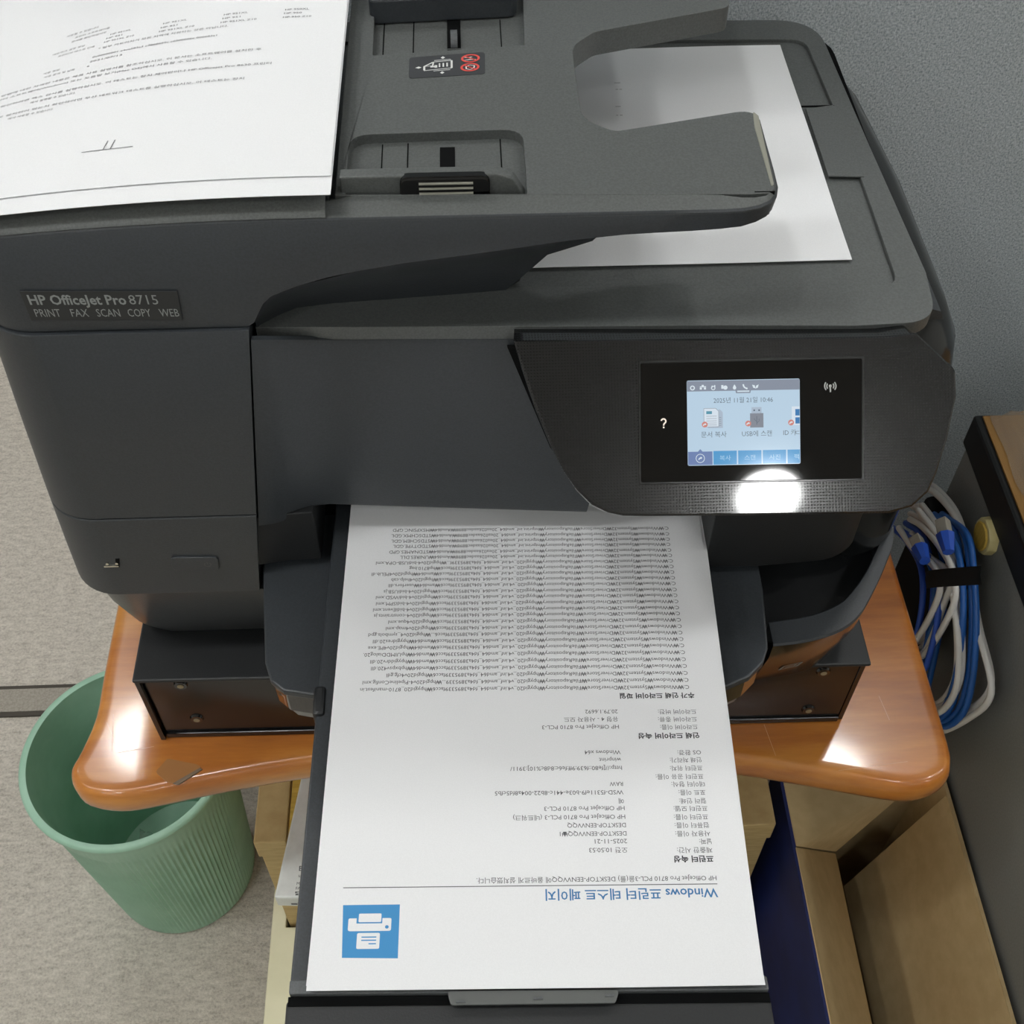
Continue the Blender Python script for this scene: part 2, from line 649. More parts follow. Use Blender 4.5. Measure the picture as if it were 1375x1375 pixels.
# ------------------------------------------------------------------ cable bundle hanging beside the desk
cab = thing('cable_bundle', 'coiled bundle of blue and white network cables tied with a black strap beside the table', 'cable', (0.385, 0.53, 0.50))
W1 = [(0.4, 0.700, 0.62), (0.4, 0.674, 0.64), (0.4, 0.652, 0.659), (0.4, 0.609, 0.679), (0.4, 0.57, 0.678), (0.4, 0.546, 0.666), (0.4, 0.511, 0.653), (0.4, 0.47, 0.646), (0.4, 0.461, 0.627), (0.4, 0.47, 0.586), (0.4, 0.485, 0.539), (0.4, 0.509, 0.486)]
W2 = [(0.385, 0.652, 0.631), (0.385, 0.627, 0.651), (0.385, 0.588, 0.671), (0.385, 0.558, 0.676), (0.385, 0.553, 0.646), (0.385, 0.546, 0.599), (0.385, 0.550, 0.567), (0.385, 0.57, 0.53)]
W3 = [(0.39, 0.648, 0.648), (0.39, 0.614, 0.663), (0.39, 0.579, 0.672), (0.39, 0.544, 0.658), (0.39, 0.512, 0.641), (0.39, 0.491, 0.617), (0.39, 0.489, 0.584), (0.39, 0.501, 0.55), (0.39, 0.53, 0.51)]
W4 = [(0.38, 0.628, 0.634), (0.38, 0.593, 0.649), (0.38, 0.553, 0.678), (0.38, 0.532, 0.675), (0.38, 0.528, 0.633), (0.38, 0.535, 0.579), (0.38, 0.55, 0.54)]
B1 = [(0.392, 0.652, 0.625), (0.392, 0.616, 0.65), (0.392, 0.577, 0.644), (0.392, 0.553, 0.612), (0.392, 0.537, 0.577), (0.392, 0.524, 0.542)]
B2 = [(0.397, 0.625, 0.664), (0.397, 0.586, 0.689), (0.397, 0.558, 0.68), (0.397, 0.524, 0.656), (0.397, 0.495, 0.621), (0.397, 0.482, 0.583), (0.397, 0.492, 0.54), (0.397, 0.52, 0.50)]
B3 = [(0.388, 0.589, 0.684), (0.388, 0.562, 0.686), (0.388, 0.53, 0.668), (0.388, 0.503, 0.632), (0.388, 0.489, 0.597), (0.388, 0.489, 0.562), (0.388, 0.51, 0.52)]
B4 = [(0.378, 0.636, 0.624), (0.378, 0.603, 0.647), (0.378, 0.563, 0.659), (0.378, 0.537, 0.636), (0.378, 0.522, 0.59), (0.378, 0.525, 0.574), (0.378, 0.54, 0.54)]


def shifted(p, dx, dy, dz):
    return [(a + dx, b + dy, c + dz) for a, b, c in p]


for pth, m_, lab in ((W1, 'cable_white', 'white cable'), (W2, 'cable_white', 'white cable'), (W3, 'cable_white', 'white cable'), (W4, 'cable_white', 'white cable'),
                     (shifted(W2, 0.006, 0.012, -0.004), 'cable_white', 'white cable'), (shifted(W3, 0.002, 0.009, -0.012), 'cable_white', 'white cable'),
                     (B1, 'cable_blue', 'blue cable'), (B2, 'cable_blue', 'blue cable'), (B3, 'cable_blue', 'blue cable'), (B4, 'cable_navy', 'blue cable'),
                     (shifted(B1, 0.004, 0.010, 0.004), 'cable_navy', 'blue cable'), (shifted(B2, -0.003, 0.006, -0.008), 'cable_blue', 'blue cable'),
                     (shifted(B3, 0.005, 0.008, -0.009), 'cable_blue', 'blue cable'), (shifted(W2, -0.004, -0.010, 0.005), 'cable_white', 'white cable'), (shifted(W3, -0.006, -0.008, 0.003), 'cable_white', 'white cable'), (shifted(B2, 0.0, -0.007, 0.005), 'cable_blue', 'blue cable'), (shifted(B1, -0.010, -0.004, -0.002), 'cable_navy', 'blue cable'), (shifted(W4, -0.006, 0.014, -0.010), 'cable_white', 'white cable'), (shifted(B4, -0.004, 0.020, -0.016), 'cable_navy', 'blue cable'), (shifted(W1, 0.006, 0.012, -0.008), 'cable_white', 'white cable'), (shifted(B4, 0.003, 0.012, -0.012), 'cable_blue', 'blue cable')):
    c = MB().tube(smooth_path(pth, 5), 0.0028, 8).build('cable', M[m_], cab, smooth=60)
    c['label'] = lab
for p0, p1 in (((0.368, 0.600, 0.664), (0.366, 0.566, 0.672)), ((0.366, 0.572, 0.724), (0.364, 0.548, 0.722))):
    a, b = Vector(p0), Vector(p1)
    d = (b - a).normalized()
    pl = MB().tube([a, a + d * 0.014], 0.0065, 4).build('cable_plug', M['clear_plug'], cab, bevel=0.0008)
    pl['label'] = 'clear plug with a blue boot'
    MB().tube([a + d * 0.014, a + d * 0.03], [0.0075, 0.0045], 8).build('plug_boot', M['cable_navy'], pl)
ab = MB().box(0.392, 0.410, 0.560, 0.655, 0.52, 0.655).build('dark_block', M['strap'], cab, bevel=0.006)  # plain block added to stand for the dark shape behind the loops
ab['label'] = 'black block behind the cable loops'
srows = []
for k in range(13):
    t = k / 12
    y, z = 0.566 - 0.058 * t, 0.650 + 0.088 * t
    bx = 0.372 - 0.012 * math.sin(math.pi * t)
    srows.append([(bx, y - 0.0055, z - 0.0044), (bx - 0.001, y, z), (bx, y + 0.0055, z + 0.0044)])
sb = MB().grid(srows)
sb.grid([[(p[0] + 0.0025, p[1], p[2]) for p in reversed(r)] for r in srows])
sb.build('strap', M['strap'], cab)

# ------------------------------------------------------------------ wooden side table
table = thing('side_table', 'varnished orange-brown wooden table with a curved front edge under the printer', 'table', (0.02, 0.6, 0))
front = [(-0.283, 0.74), (-0.2832, 0.65), (-0.2832, 0.5196), (-0.2830, 0.47), (-0.2826, 0.4361), (-0.288, 0.410), (-0.2924, 0.3953), (-0.2887, 0.3838), (-0.2783, 0.3745), (-0.2582, 0.3704), (-0.2357, 0.3725), (-0.1832, 0.3826),
         (-0.1143, 0.3924), (-0.04, 0.397), (0.0248, 0.3965), (0.10, 0.392), (0.174, 0.3828), (0.2344, 0.3694), (0.2814, 0.3585), (0.300, 0.3570), (0.3133, 0.3600), (0.3241, 0.3669), (0.3290, 0.3770), (0.3308, 0.3900), (0.3308, 0.43), (0.3307, 0.49), (0.3305, 0.5459), (0.3305, 0.65), (0.3305, 0.74)]
fr = [(p.x, p.y) for p in smooth_path([(x, y, 0) for x, y in front[1:-1]], 3)]
outline = [front[0]] + fr + [front[-1]]
cxy = Vector((0.02, 0.58))


def inset(pts, d):
    out = []
    n = len(pts)
    for i in range(n):
        a, b, c = Vector(pts[i - 1]), Vector(pts[i]), Vector(pts[(i + 1) % n])
        t = ((b - a).normalized() + (c - b).normalized())
        t = t.normalized() if t.length > 1e-6 else (c - b).normalized()
        nrm = Vector((-t.y, t.x))
        out.append(tuple(b + nrm * d))
    return out


tl = []
for d, z in ((0.008, 0.672), (0.002, 0.675), (0.0, 0.681), (0.0, 0.690), (0.0015, 0.696), (0.004, 0.6992), (0.007, 0.70), (0.012, 0.70)):
    tl.append([(x, y, z) for x, y in inset(outline, d)])
MB().loft(tl).build('tabletop', M['wood'], table, smooth=50)
MB().box(-0.20, 0.24, 0.700, 0.722, 0.02, 0.672).build('back_panel', M['wood'], table, bevel=0.002)
MB().box(-0.26, -0.21, 0.690, 0.73, 0.0, 0.672).build('leg', M['wood'], table, bevel=0.002)
MB().box(0.25, 0.30, 0.690, 0.73, 0.0, 0.672).build('leg', M['wood'], table, bevel=0.002)
pz = 0.7004
pk = MB().plate(rounded([(-0.231, 0.389), (-0.224, 0.399), (-0.204, 0.394), (-0.1985, 0.3915), (-0.215, 0.3795), (-0.222, 0.381)], 0.002, 2), [], 0.7000, 0.7006).build('peeled_patch', M['peel'], table)
MB().plate([(-0.2175, 0.3795), (-0.2005, 0.3905), (-0.1985, 0.3895), (-0.2135, 0.3785)], [], 0.7000, 0.7012).build('torn_edge', M['torn'], pk)
pale = simple('pale_scratch', 'd8a878', 0.4)
for (a, b) in (((-0.272, 0.43), (-0.262, 0.412)), ((-0.268, 0.436), (-0.264, 0.405)), ((-0.26, 0.405), (-0.235, 0.409)), ((0.20, 0.41), (0.204, 0.385)), ((0.246, 0.372), (0.296, 0.377)), ((0.27, 0.53), (0.31, 0.533)), ((0.288, 0.43), (0.291, 0.41))):
    put_stroke(MB(), [a, b], 0.00035, lambda x, y: (x, y, 0.70012)).build('scratch', pale, table, smooth=0)

# ------------------------------------------------------------------ things under the table
crate = thing('storage_box', 'tan box with a yellow board lid under the table behind the paper tray', 'box', (0.023, 0.55, 0))
MB().box(-0.198, 0.245, 0.424, 0.680, 0.0, 0.496).build('box_body', M['tan_card'], crate, bevel=0.002)
for x0, x1 in ((-0.1995, -0.172), (0.2185, 0.2465)):
    MB().box(x0, x1, 0.4215, 0.682, 0.470, 0.500).build('side_strip', M['tan_card'], crate, bevel=0.0015)
for k, (x0, x1) in enumerate(((-0.1705, -0.072), (-0.0705, 0.026), (0.0275, 0.122), (0.1235, 0.217))):
    MB().box(x0, x1, 0.424, 0.680, 0.4962, 0.4985).build('lid_board', M['yellow_board'], crate, bevel=0.0006)
wb = thing('white_carton', 'flat white carton with grey print lying on the tan box', 'carton', (-0.09, 0.43, 0.5005))
skew = lambda x, y, z: (x + (y - 0.3662) * 0.137, y - (x + 0.1741) * 0.06, z)
MB().box(-0.1741, 0.02, 0.3662, 0.56, 0.5006, 0.520).map(skew).build('carton_body', M['white_card'], wb, bevel=0.0018)
wt = MB()
wf = lambda x, y: skew(x, y, 0.52015)
wf = lambda x, y: (x, y, 0.52018)
put_text(wt, 'Be', wf, -0.1556, 0.3875, 0.0060, None, 0.01)
for t_, x_, y_, s_ in (('for', -0.1558, 0.3815, 0.0032), ('MA', -0.1566, 0.3752, 0.0036), ('FA', -0.1570, 0.3714, 0.0034)):
    put_text(wt, t_, wf, x_, y_ + 0.0005, s_)
put_text(wt, '警告', wf, -0.1575, 0.3674, 0.0034, None, 0.02)
wt.build('printed_text', M['ink'], wb, smooth=0)
wt = MB()
wfr = lambda x, z: skew(x, 0.36595, z)
for x_ in (-0.162, -0.154, -0.146):
    put_rect(wt, x_, 0.5055, x_ + 0.005, 0.5085, wfr)
wt.build('side_print', M['ink_light'], wb, smooth=0)

cream = thing('cream_cabinet', 'low cream board cabinet standing on the carpet in front of the tan box', 'cabinet', (-0.1, 0.2, 0))
cpl = [(-0.214, -0.02), (0.06, -0.02), (0.06, 0.4200), (-0.2002, 0.4200), (-0.2002, 0.475), (-0.214, 0.475)]
MB().prism(cpl, 0.288, 0.303).build('top_board', M['cream'], cream, bevel=0.001)
MB().prism(inset(cpl, 0.002), 0.0, 0.2876).build('cabinet_body', M['cream'], cream, bevel=0.001)

carton = thing('open_carton', 'open brown cardboard box printed dark blue outside beside the desk', 'box', (0.343, 0.29, 0))
bx0, bx1, by0, by1, bzt = 0.2672, 0.4185, 0.05, 0.498, 0.460
MB().box(bx0, bx0 + 0.003, by0, by1, 0.002, bzt).build('left_wall', M['blue_card'], carton)
MB().box(bx1 - 0.003, bx1, by0, by1, 0.002, bzt + 0.002).build('right_wall', M['cardboard'], carton)
MB().box(bx0 + 0.003, bx1 - 0.003, by1 - 0.003, by1, 0.002, bzt).build('back_wall', M['cardboard'], carton)
MB().box(bx0 + 0.003, bx1 - 0.003, by0, by0 + 0.003, 0.002, bzt).build('front_wall', M['cardboard'], carton)
MB().box(bx0 + 0.003, bx1 - 0.003, by0 + 0.003, by1 - 0.003, 0.002, 0.006).build('bottom_panel', M['cardboard'], carton)


def flap(p, th=0.003):
    a, b, c, d = (Vector(q) for q in p)
    n = (b - a).cross(c - a).normalized() * th
    return MB().loft([[a - n, b - n, c - n, d - n], [a, b, c, d]])


fl = flap([(bx0 + 0.0032, 0.06, 0.4605), (0.3355, 0.06, 0.350), (0.3370, 0.4545, 0.350), (bx0 + 0.0032, 0.4165, 0.4605)]).build('left_flap', M['cardboard'], carton)
flap([(0.362, 0.06, 0.270), (bx1 - 0.0035, 0.06, 0.4615), (bx1 - 0.0035, 0.46, 0.4615), (0.362, 0.452, 0.270)]).build('right_flap', M['cardboard'], carton)
flap([(bx0 + 0.004, 0.4185, 0.458), (0.3385, 0.4575, 0.3475), (0.412, 0.4925, 0.44), (bx0 + 0.004, 0.4945, 0.459)]).build('back_flap', M['cardboard'], carton)

# ------------------------------------------------------------------ waste bin
bin_ = thing('waste_bin', 'pale green fluted plastic waste bin on the carpet left of the table', 'bin', (-0.3845, 0.612, 0))
bc = (-0.3845, 0.612)
RT, RB, HB = 0.1060, 0.0870, 0.310


def bin_ring(r, z, flute=0.0, n=432):
    return [(bc[0] + (r + flute * (0.5 + 0.5 * math.cos(108 * 2 * math.pi * k / n)) - flute) * math.cos(2 * math.pi * k / n),
             bc[1] + (r + flute * (0.5 + 0.5 * math.cos(108 * 2 * math.pi * k / n)) - flute) * math.sin(2 * math.pi * k / n), z) for k in range(n)]


rz = lambda z: RB + (RT - RB) * z / HB
prof = [bin_ring(RB - 0.008, 0.0)] + [bin_ring(RB, 0.006)] + [bin_ring(rz(z), z, 0.0022) for z in (0.012, 0.06, 0.12, 0.18, 0.258)]
prof += [bin_ring(rz(0.264), 0.264), bin_ring(rz(0.290), 0.290), bin_ring(RT, 0.298), bin_ring(RT + 0.0045, 0.302), bin_ring(RT + 0.005, 0.307), bin_ring(RT + 0.002, HB), bin_ring(RT - 0.003, HB - 0.001)]
prof += [bin_ring(rz(z) - 0.0045, z) for z in (0.292, 0.18, 0.09, 0.012)]
prof += [bin_ring(RB - 0.03, 0.007)]
MB().loft(prof).build('bin_body', M['green'], bin_, smooth=60)
tag(film_mesh(-0.440, -0.385, 0.585, 0.640, 0.0085, 0.10, 11).build('plastic_wrapper', M['film'], smooth=60, origin=(-0.40, 0.605, 0.0085)),
    'crumpled clear plastic wrapper at the bottom of the green waste bin', 'wrapper')

# ------------------------------------------------------------------ black box that carries the printer
riser = thing('printer_stand', 'low glossy black box stand under the printer on the wooden table', 'stand', (0.013, 0.60, 0.7003))
MB().box(-0.2305, 0.2568, 0.4085, 0.77, 0.7822, 0.7857).map(lambda x, y, z: (x, y - (x - 0.013) * 0.011, z)).build('top_panel', M['dark'], riser, bevel=0.0015)
MB().box(-0.2265, 0.2530, 0.4145, 0.4185, 0.7065, 0.782).map(lambda x, y, z: (x, y - (x - 0.013) * 0.011, z)).build('front_panel', M['black_gloss_box'], riser, bevel=0.0005)
MB().box(-0.2305, -0.2270, 0.4135, 0.76, 0.7005, 0.782).build('side_panel', M['black_gloss_box'], riser, bevel=0.0005)
MB().box(0.2532, 0.2568, 0.4115, 0.76, 0.7005, 0.782).build('side_panel', M['black_gloss_box'], riser, bevel=0.0005)
MB().box(-0.2265, 0.2530, 0.4125, 0.4205, 0.7005, 0.7062).map(lambda x, y, z: (x, y - (x - 0.013) * 0.011, z)).build('bottom_rail', M['black_gloss_box'], riser, bevel=0.0008)
MB().box(-0.2265, 0.2530, 0.74, 0.76, 0.7005, 0.782).build('rear_panel', M['black_gloss_box'], riser, bevel=0.0005)
for sx, sz in ((-0.2023, 0.7705), (-0.2008, 0.7245), (0.2292, 0.7165), (0.2292, 0.768)):
    y = 0.4145 - (sx - 0.013) * 0.011
    g = MB().disc((sx, y, sz), (0, -1, 0), 0.0050, 0.0015, 20, 0.0042).build('screw_cup', M['gloss'], riser)
    MB().disc((sx, y - 0.0016, sz), (0, -1, 0), 0.0022, 0.0004, 14).build('screw_head', M['screw'], g)

# ------------------------------------------------------------------ the printer
PR = thing('printer', 'large charcoal all-in-one inkjet printer with a lit colour touchscreen on a black stand', 'printer', (0.006, 0.58, 0.786))

# main chassis (rear and hidden body)
MB().prism(rounded([(-0.236, 0.470), (0.238, 0.470), (0.238, 0.725), (-0.232, 0.725)], 0.02), 0.7862, 1.048).build('chassis', M['darker'], PR)


def seam_x(z):
    return -0.1068 + (z - 1.0735) * 0.1355


def left_x(z):
    return -0.2400 - (1.06 - z) * 0.062


def col_loop(z, yf, xl, xr, r=0.031, yb=0.73):
    return [(xr, yf, z)] + [(x, y, z) for x, y in reversed(arc(xl + r, yf + r, r, 180, 270, 10))] + [(xl, yb, z), (xr, yb, z)]


# lower left front panel with power button and port
lo = []
for z, yf, dx in ((0.862, 0.4275, 0.003), (0.8635, 0.426, 0.0), (0.90, 0.4252, 0), (0.9362, 0.4252, 0), (0.9370, 0.4258, 0.0006)):
    lo.append(col_loop(z, yf, left_x(z) + dx, seam_x(z) - 0.0006))
lower = MB().loft(lo).build('lower_front_panel', M['body'], PR, smooth=30)
# underside taper below it
ut = []
for z, yf, dx in ((0.7862, 0.449, 0.013), (0.80, 0.4425, 0.009), (0.83, 0.4345, 0.005), (0.8615, 0.4285, 0.0035)):
    ut.append(col_loop(z, yf, -0.2510 + dx, -0.1345 - (z - 0.862) * 0.18, 0.034))
MB().loft(ut).build('base_skirt', M['skirt'], PR, smooth=40)
# ink door
up = []
for z, yf, dx in ((0.9378, 0.4258, 0.0006), (0.9386, 0.4252, 0), (1.00, 0.4262, 0), (1.0730, 0.4288, 0), (1.0737, 0.4292, 0.0006)):
    up.append(col_loop(z, yf, left_x(z) + dx, seam_x(z) - 0.0006))
MB().loft(up).build('ink_door', M['body'], PR, smooth=30)

# power button
fy = lambda x, z: (x, 0.4247, z)
pb = rounded([(-0.1815, 0.9015), (-0.1540, 0.9005), (-0.1555, 0.8880), (-0.1830, 0.8890)], 0.003, 4)
MB().prism_y(inset(pb, -0.0007), 0.4245, 0.4262).build('button_surround', M['darker'], lower, smooth=0)
bt = MB().prism_y(pb, 0.4240, 0.4258).build('power_button', M['body'], PR, bevel=0.0004)
pi_ = MB()
pf = lambda x, z: (x, 0.42385, z)
put_ring(pi_, -0.1612, 0.8942, 0.0017, 0.0021, pf, 125, 415, 16)
put_rect(pi_, -0.1614, 0.8945, -0.1610, 0.8968, pf)
pi_.build('power_symbol', M['faint_print'], bt, smooth=0)
# front port
us = MB().prism_y([(-0.2245, 0.9018), (-0.2115, 0.9008), (-0.2135, 0.8925), (-0.2245, 0.8928)], 0.4246, 0.4275).map(lambda x, y, z: (x, y + max(0, (-0.209 - x)) ** 2 * 12, z)).build('usb_port', M['darker'], PR)
MB().box(-0.222, -0.2135, 0.4243, 0.4256, 0.8938, 0.8948).build('port_tongue', M['silver'], us)
for x in (-0.2195, -0.2140):
    MB().disc((x, 0.4262, 0.8970), (0, -1, 0), 0.0009, 0.002, 10).build('port_contact', M['silver'], us)

def droop(x, y):
    d = max(0.0, -0.072 - x)
    k = 0.40 + 4.2 * min(1, max(0, (y - 0.43) / 0.165))* 0.17
    return k * d * d


def seam_drop(x, y):
    """the feeder cover and its seam fall away towards the left side"""
    return 0.8 * droop(x, 0.43) + 1.15 * max(0.0, droop(x, y) - droop(x, 0.46))


# ---- document feeder body: front shell with the arch, tip and chamfer
path = [(-0.2405, 0.70), (-0.2405, 0.60), (-0.2405, 0.50)] + arc(-0.2095, 0.461, 0.031, 180, 270, 10) + [(-0.19, 0.43), (-0.15, 0.43), (-0.12, 0.43), (-0.1085, 0.43)]
arch = [(-0.1078, 1.0745), (-0.1045, 1.0770), (-0.1015, 1.083), (-0.0985, 1.0885), (-0.0940, 1.0930), (-0.0810, 1.0988), (-0.0665, 1.1035), (-0.052, 1.1068), (-0.032, 1.1105), (-0.011, 1.1133), (0.005, 1.1156), (0.022, 1.118), (0.045, 1.1215), (0.069, 1.124), (0.085, 1.1247), (0.099, 1.1252), (0.112, 1.126)]
tip = [(0.1215, 0.4306, 1.1266), (0.1285, 0.4325, 1.1275), (0.1340, 0.4358, 1.128), (0.1375, 0.4405, 1.1283), (0.1392, 0.447, 1.1285), (0.1396, 0.46, 1.1285), (0.1398, 0.485, 1.1285), (0.1400, 0.500, 1.1285)]
cols = [(x, y, 1.0745) for x, y in path] + [(x, 0.43, z) for x, z in arch] + tip
zface = lambda x: 1.1372


def outward(i):
    a, b = Vector(cols[max(i - 1, 0)][:2]), Vector(cols[min(i + 1, len(cols) - 1)][:2])
    t = (b - a).normalized()
    return Vector((-t.y, t.x))  # inward (towards the body)


rows = [[], [], [], [], []]
for i, (x, y, zb) in enumerate(cols):
    n = outward(i)
    d = (0.0148 - (x + 0.06) * 0.030) if x < 0.11 else 0.0097 - 0.0072 * min(1, (x - 0.11) / 0.026)
    if x < -0.062:
        d = 0.0128
    rows[0].append((x + n.x * 0.010, y + n.y * 0.010, zb + 0.001))
    rows[1].append((x + n.x * 0.001, y + n.y * 0.001, zb))
    s_ = seam_drop(x, y) + (0.010 * min(1, max(0, (y - 0.455) / 0.05)) if x < -0.225 else 0)
    rows[2].append((x, y, 1.1358 - s_))
    rows[3].append((x + n.x * 0.0010, y + n.y * 0.0010, 1.1368 - s_))
    rows[4].append((x + n.x * d, y + n.y * d, 1.1383 - s_ - (0.002 if x < -0.0605 else 0)))
MB().grid(rows[:4]).build('feeder_front', M['body'], PR, smooth=50)
MB().grid([[(x, y, z - 0.0006) for x, y, z in rows[2]]] + rows[3:]).build('feeder_rim', M['top'], PR, smooth=28)

# printed badge
bad = MB().prism_y([(-0.2075, 1.1005), (-0.1363, 1.0982), (-0.1376, 1.0804), (-0.2075, 1.0827)], 0.4297, 0.4303).map(lambda x, y, z: (x, y + max(0, -0.2095 - x) ** 2 * 12, z)).build('model_badge', M['badge'], PR)
MB().prism_y([(-0.2065, 1.1007), (-0.1363, 1.0984), (-0.1363, 1.0982), (-0.2065, 1.1005)], 0.4295, 0.4297).build('badge_line', M['label_black'], bad)
MB().prism_y([(-0.2065, 1.0829), (-0.1376, 1.0807), (-0.1376, 1.0805), (-0.2065, 1.0827)], 0.4295, 0.4297).build('badge_line', M['label_black'], bad)
tb = MB()
bf = lambda x, z: (x, 0.42955 + max(0, -0.2095 - x) ** 2 * 12, z - (x + 0.205) * 0.030)
put_text(tb, 'HP OfficeJet Pro', bf, -0.2050, 1.0927, 0.0082, 0.0442, 0.022)
put_text(tb, '8715', bf, -0.1594, 1.0927, 0.0082, 0.0132)
tb.build('model_name', M['grey_print'], bad, smooth=0)
tb = MB()
for wd, x0, x1 in (('PRINT', -0.2045, -0.1928), ('FAX', -0.1880, -0.1800), ('SCAN', -0.1762, -0.1655), ('COPY', -0.1618, -0.1512), ('WEB', -0.1472, -0.1382)):
    put_text(tb, wd, bf, x0, 1.0852, 0.0068, x1 - x0)
tb.build('function_words', M['grey_print'], bad, smooth=0)

# ---- curved belly under the arch (where the output sheet leaves the feeder)
bA = [(-0.1045, 0.431, 1.0770), (-0.1015, 0.431, 1.083), (-0.0985, 0.431, 1.0885), (-0.0940, 0.431, 1.0930), (-0.0810, 0.431, 1.0988), (-0.052, 0.431, 1.1068), (-0.032, 0.431, 1.1105), (-0.011, 0.431, 1.1133), (0.005, 0.431, 1.1156), (0.022, 0.431, 1.118), (0.034, 0.4312, 1.1198), (0.048, 0.4315, 1.1217), (0.062, 0.432, 1.1232)]
bB = [(-0.1063, 0.4415, 1.0645), (-0.101, 0.4460, 1.0645), (-0.096, 0.4500, 1.0645), (-0.0874, 0.455, 1.0645), (-0.070, 0.4575, 1.0645), (-0.043, 0.4594, 1.0645), (-0.028, 0.4606, 1.0645), (-0.0131, 0.4617, 1.0645), (0.003, 0.463, 1.0645), (0.0165, 0.4640, 1.0648), (0.0245, 0.4560, 1.0800), (0.0360, 0.4500, 1.0980), (0.0560, 0.4420, 1.1120)]
rows = []
for k in range(9):
    t = k / 8
    row = []
    for i, (a, b) in enumerate(zip(bA, bB)):
        a, b = Vector(a), Vector(b)
        p = a.lerp(b, t)
        bulge = math.sin(math.pi * t) * 0.22 * (a - b).length
        p += Vector((0, -0.45, -0.55)).normalized() * bulge * -0.35 + Vector((0, 1, 0)) * 0
        row.append(p)
    rows.append(row)
MB().grid(rows).build('feeder_belly', M['body'], PR, smooth=50)
# inner wall of the output cavity
wl = [(0.0165, 0.464), (0.024, 0.470), (0.026, 0.485), (0.024, 0.52), (0.020, 0.60), (0.018, 0.70)]
MB().grid([[(x, y, 1.0655) for x, y in wl], [(x + 0.004, y, 1.10) for x, y in wl], [(x + 0.012, y, 1.127) for x, y in wl]]).build('cavity_wall', M['dark'], PR, smooth=60)

# ---- feeder tray with U-shaped cut-out and two guide recesses
ZT = lambda x, y: 1.1371
tray_out = [(-0.0600, 0.4430), (-0.0600, 0.70)] + [(0.02, 0.70)] + rounded([(0.1400, 0.70), (0.1405, 0.5985), (0.060, 0.5775)], [0.01, 0.007, 0.0], 4)[0:]
tray_out = [(-0.0600, 0.4447), (0.02, 0.4422), (0.1100, 0.4396), (0.1250, 0.4390), (0.1330, 0.4395), (0.1362, 0.4420), (0.1372, 0.4480)] + \
    rounded([(0.1376, 0.4700), (0.1393, 0.5055), (0.0690, 0.4890), (0.0540, 0.5000), (0.0540, 0.5640), (0.0665, 0.5775), (0.1410, 0.6000), (0.1425, 0.70)], [0.0, 0.009, 0.008, 0.022, 0.018, 0.012, 0.008, 0.0], 8) + [(-0.0600, 0.70)]
rec_front = rounded([(-0.0555, 0.4452), (0.0255, 0.4427), (0.0258, 0.4925), (-0.0555, 0.4905)], [0.001, 0.001, 0.010, 0.010], 5)
rec_back = rounded([(-0.0470, 0.5590), (0.0300, 0.5660), (0.0320, 0.640), (-0.0480, 0.640)], [0.001, 0.001, 0.006, 0.006], 4)
MB().plate(tray_out, [rec_front, rec_back], lambda x, y: 1.1250, lambda x, y: ZT(x, y) + 0.0014).build('feeder_tray', M['top'], PR, bevel=0.0007, smooth=18)
MB().box(-0.0575, 0.0330, 0.4465, 0.645, 1.1200, 1.1335).build('guide_bed', M['top'], PR)
for x, y0, y1 in ((-0.0405, 0.445, 0.4895), (-0.0285, 0.445, 0.490), (0.0150, 0.445, 0.492), (-0.0425, 0.561, 0.60), (-0.0270, 0.562, 0.60), (0.0185, 0.5655, 0.60)):
    MB().box(x - 0.0003, x + 0.0003, y0, y1, 1.1333, 1.1337).build('bed_seam', M['darker'], PR, smooth=0)
for y0, y1, x0 in ((0.452, 0.4860, -0.0135), (0.5640, 0.600, -0.0095)):
    s = MB().box(x0, x0 + 0.0070, y0, y1, 1.1332, 1.1339).build('guide_slot', M['darker'], PR)
    if y0 > 0.5:
        MB().disc((x0 + 0.0018, 0.579, 1.1328), (1, 0, 0), 0.0065, 0.0035, 24).build('feed_roller', M['tray_grey'], s)
        MB().box(x0, x0 + 0.007, 0.5705, 0.5712, 1.1337, 1.1343).build('slot_bar', M['top'], s)

# front paper guide with ribbed glossy grip
fg = MB().prism_y(rounded([(-0.0575, 1.1340), (0.0250, 1.1340), (0.0195, 1.1440), (0.0120, 1.1466), (-0.0575, 1.1466)], [0, 0, 0.004, 0.003, 0.001], 4), 0.4465, 0.4530).build('paper_guide', M['top'], PR, bevel=0.0008)
gp = rounded([(-0.0310, 1.1300), (0.0090, 1.1300), (0.0090, 1.1469), (-0.0310, 1.1469)], 0.0040, 5)
grip = MB().prism_y(gp, 0.4442, 0.4492).build('guide_grip', M['rib_gloss'], fg, bevel=0.001)
for k in range(4):
    MB().tube([(-0.0225, 0.4440, 1.1440 - k * 0.0026), (0.0015, 0.4440, 1.1440 - k * 0.0026)], 0.0006, 8).build('grip_rib', M['worn_edge'], fg)
# rear paper guide
bg = MB().prism(rounded([(-0.0500, 0.5960), (0.0275, 0.6010), (0.0285, 0.616), (-0.0500, 0.616)], [0.004, 0.006, 0.002, 0.002], 4), 1.1340, 1.1475).build('paper_guide', M['body'], PR, bevel=0.0012)
MB().box(-0.0500, 0.0285, 0.6165, 0.640, 1.1340, 1.1415).build('guide_foot', M['body'], bg, bevel=0.001)

# scuffed extension strip let into the tray end
MB().plate(rounded([(0.1352, 0.4440), (0.1366, 0.4455), (0.1387, 0.4990), (0.1366, 0.5035), (0.1352, 0.4900)], 0.0008, 2), [], 1.1370, lambda x, y: ZT(x, y) + 0.00175).build('tray_extension', M['worn_edge'], PR, bevel=0.0003)
MB().box(0.1270, 0.1362, 0.4402, 0.4407, 1.1370, 1.1387).build('tray_slit', M['darker'], PR)

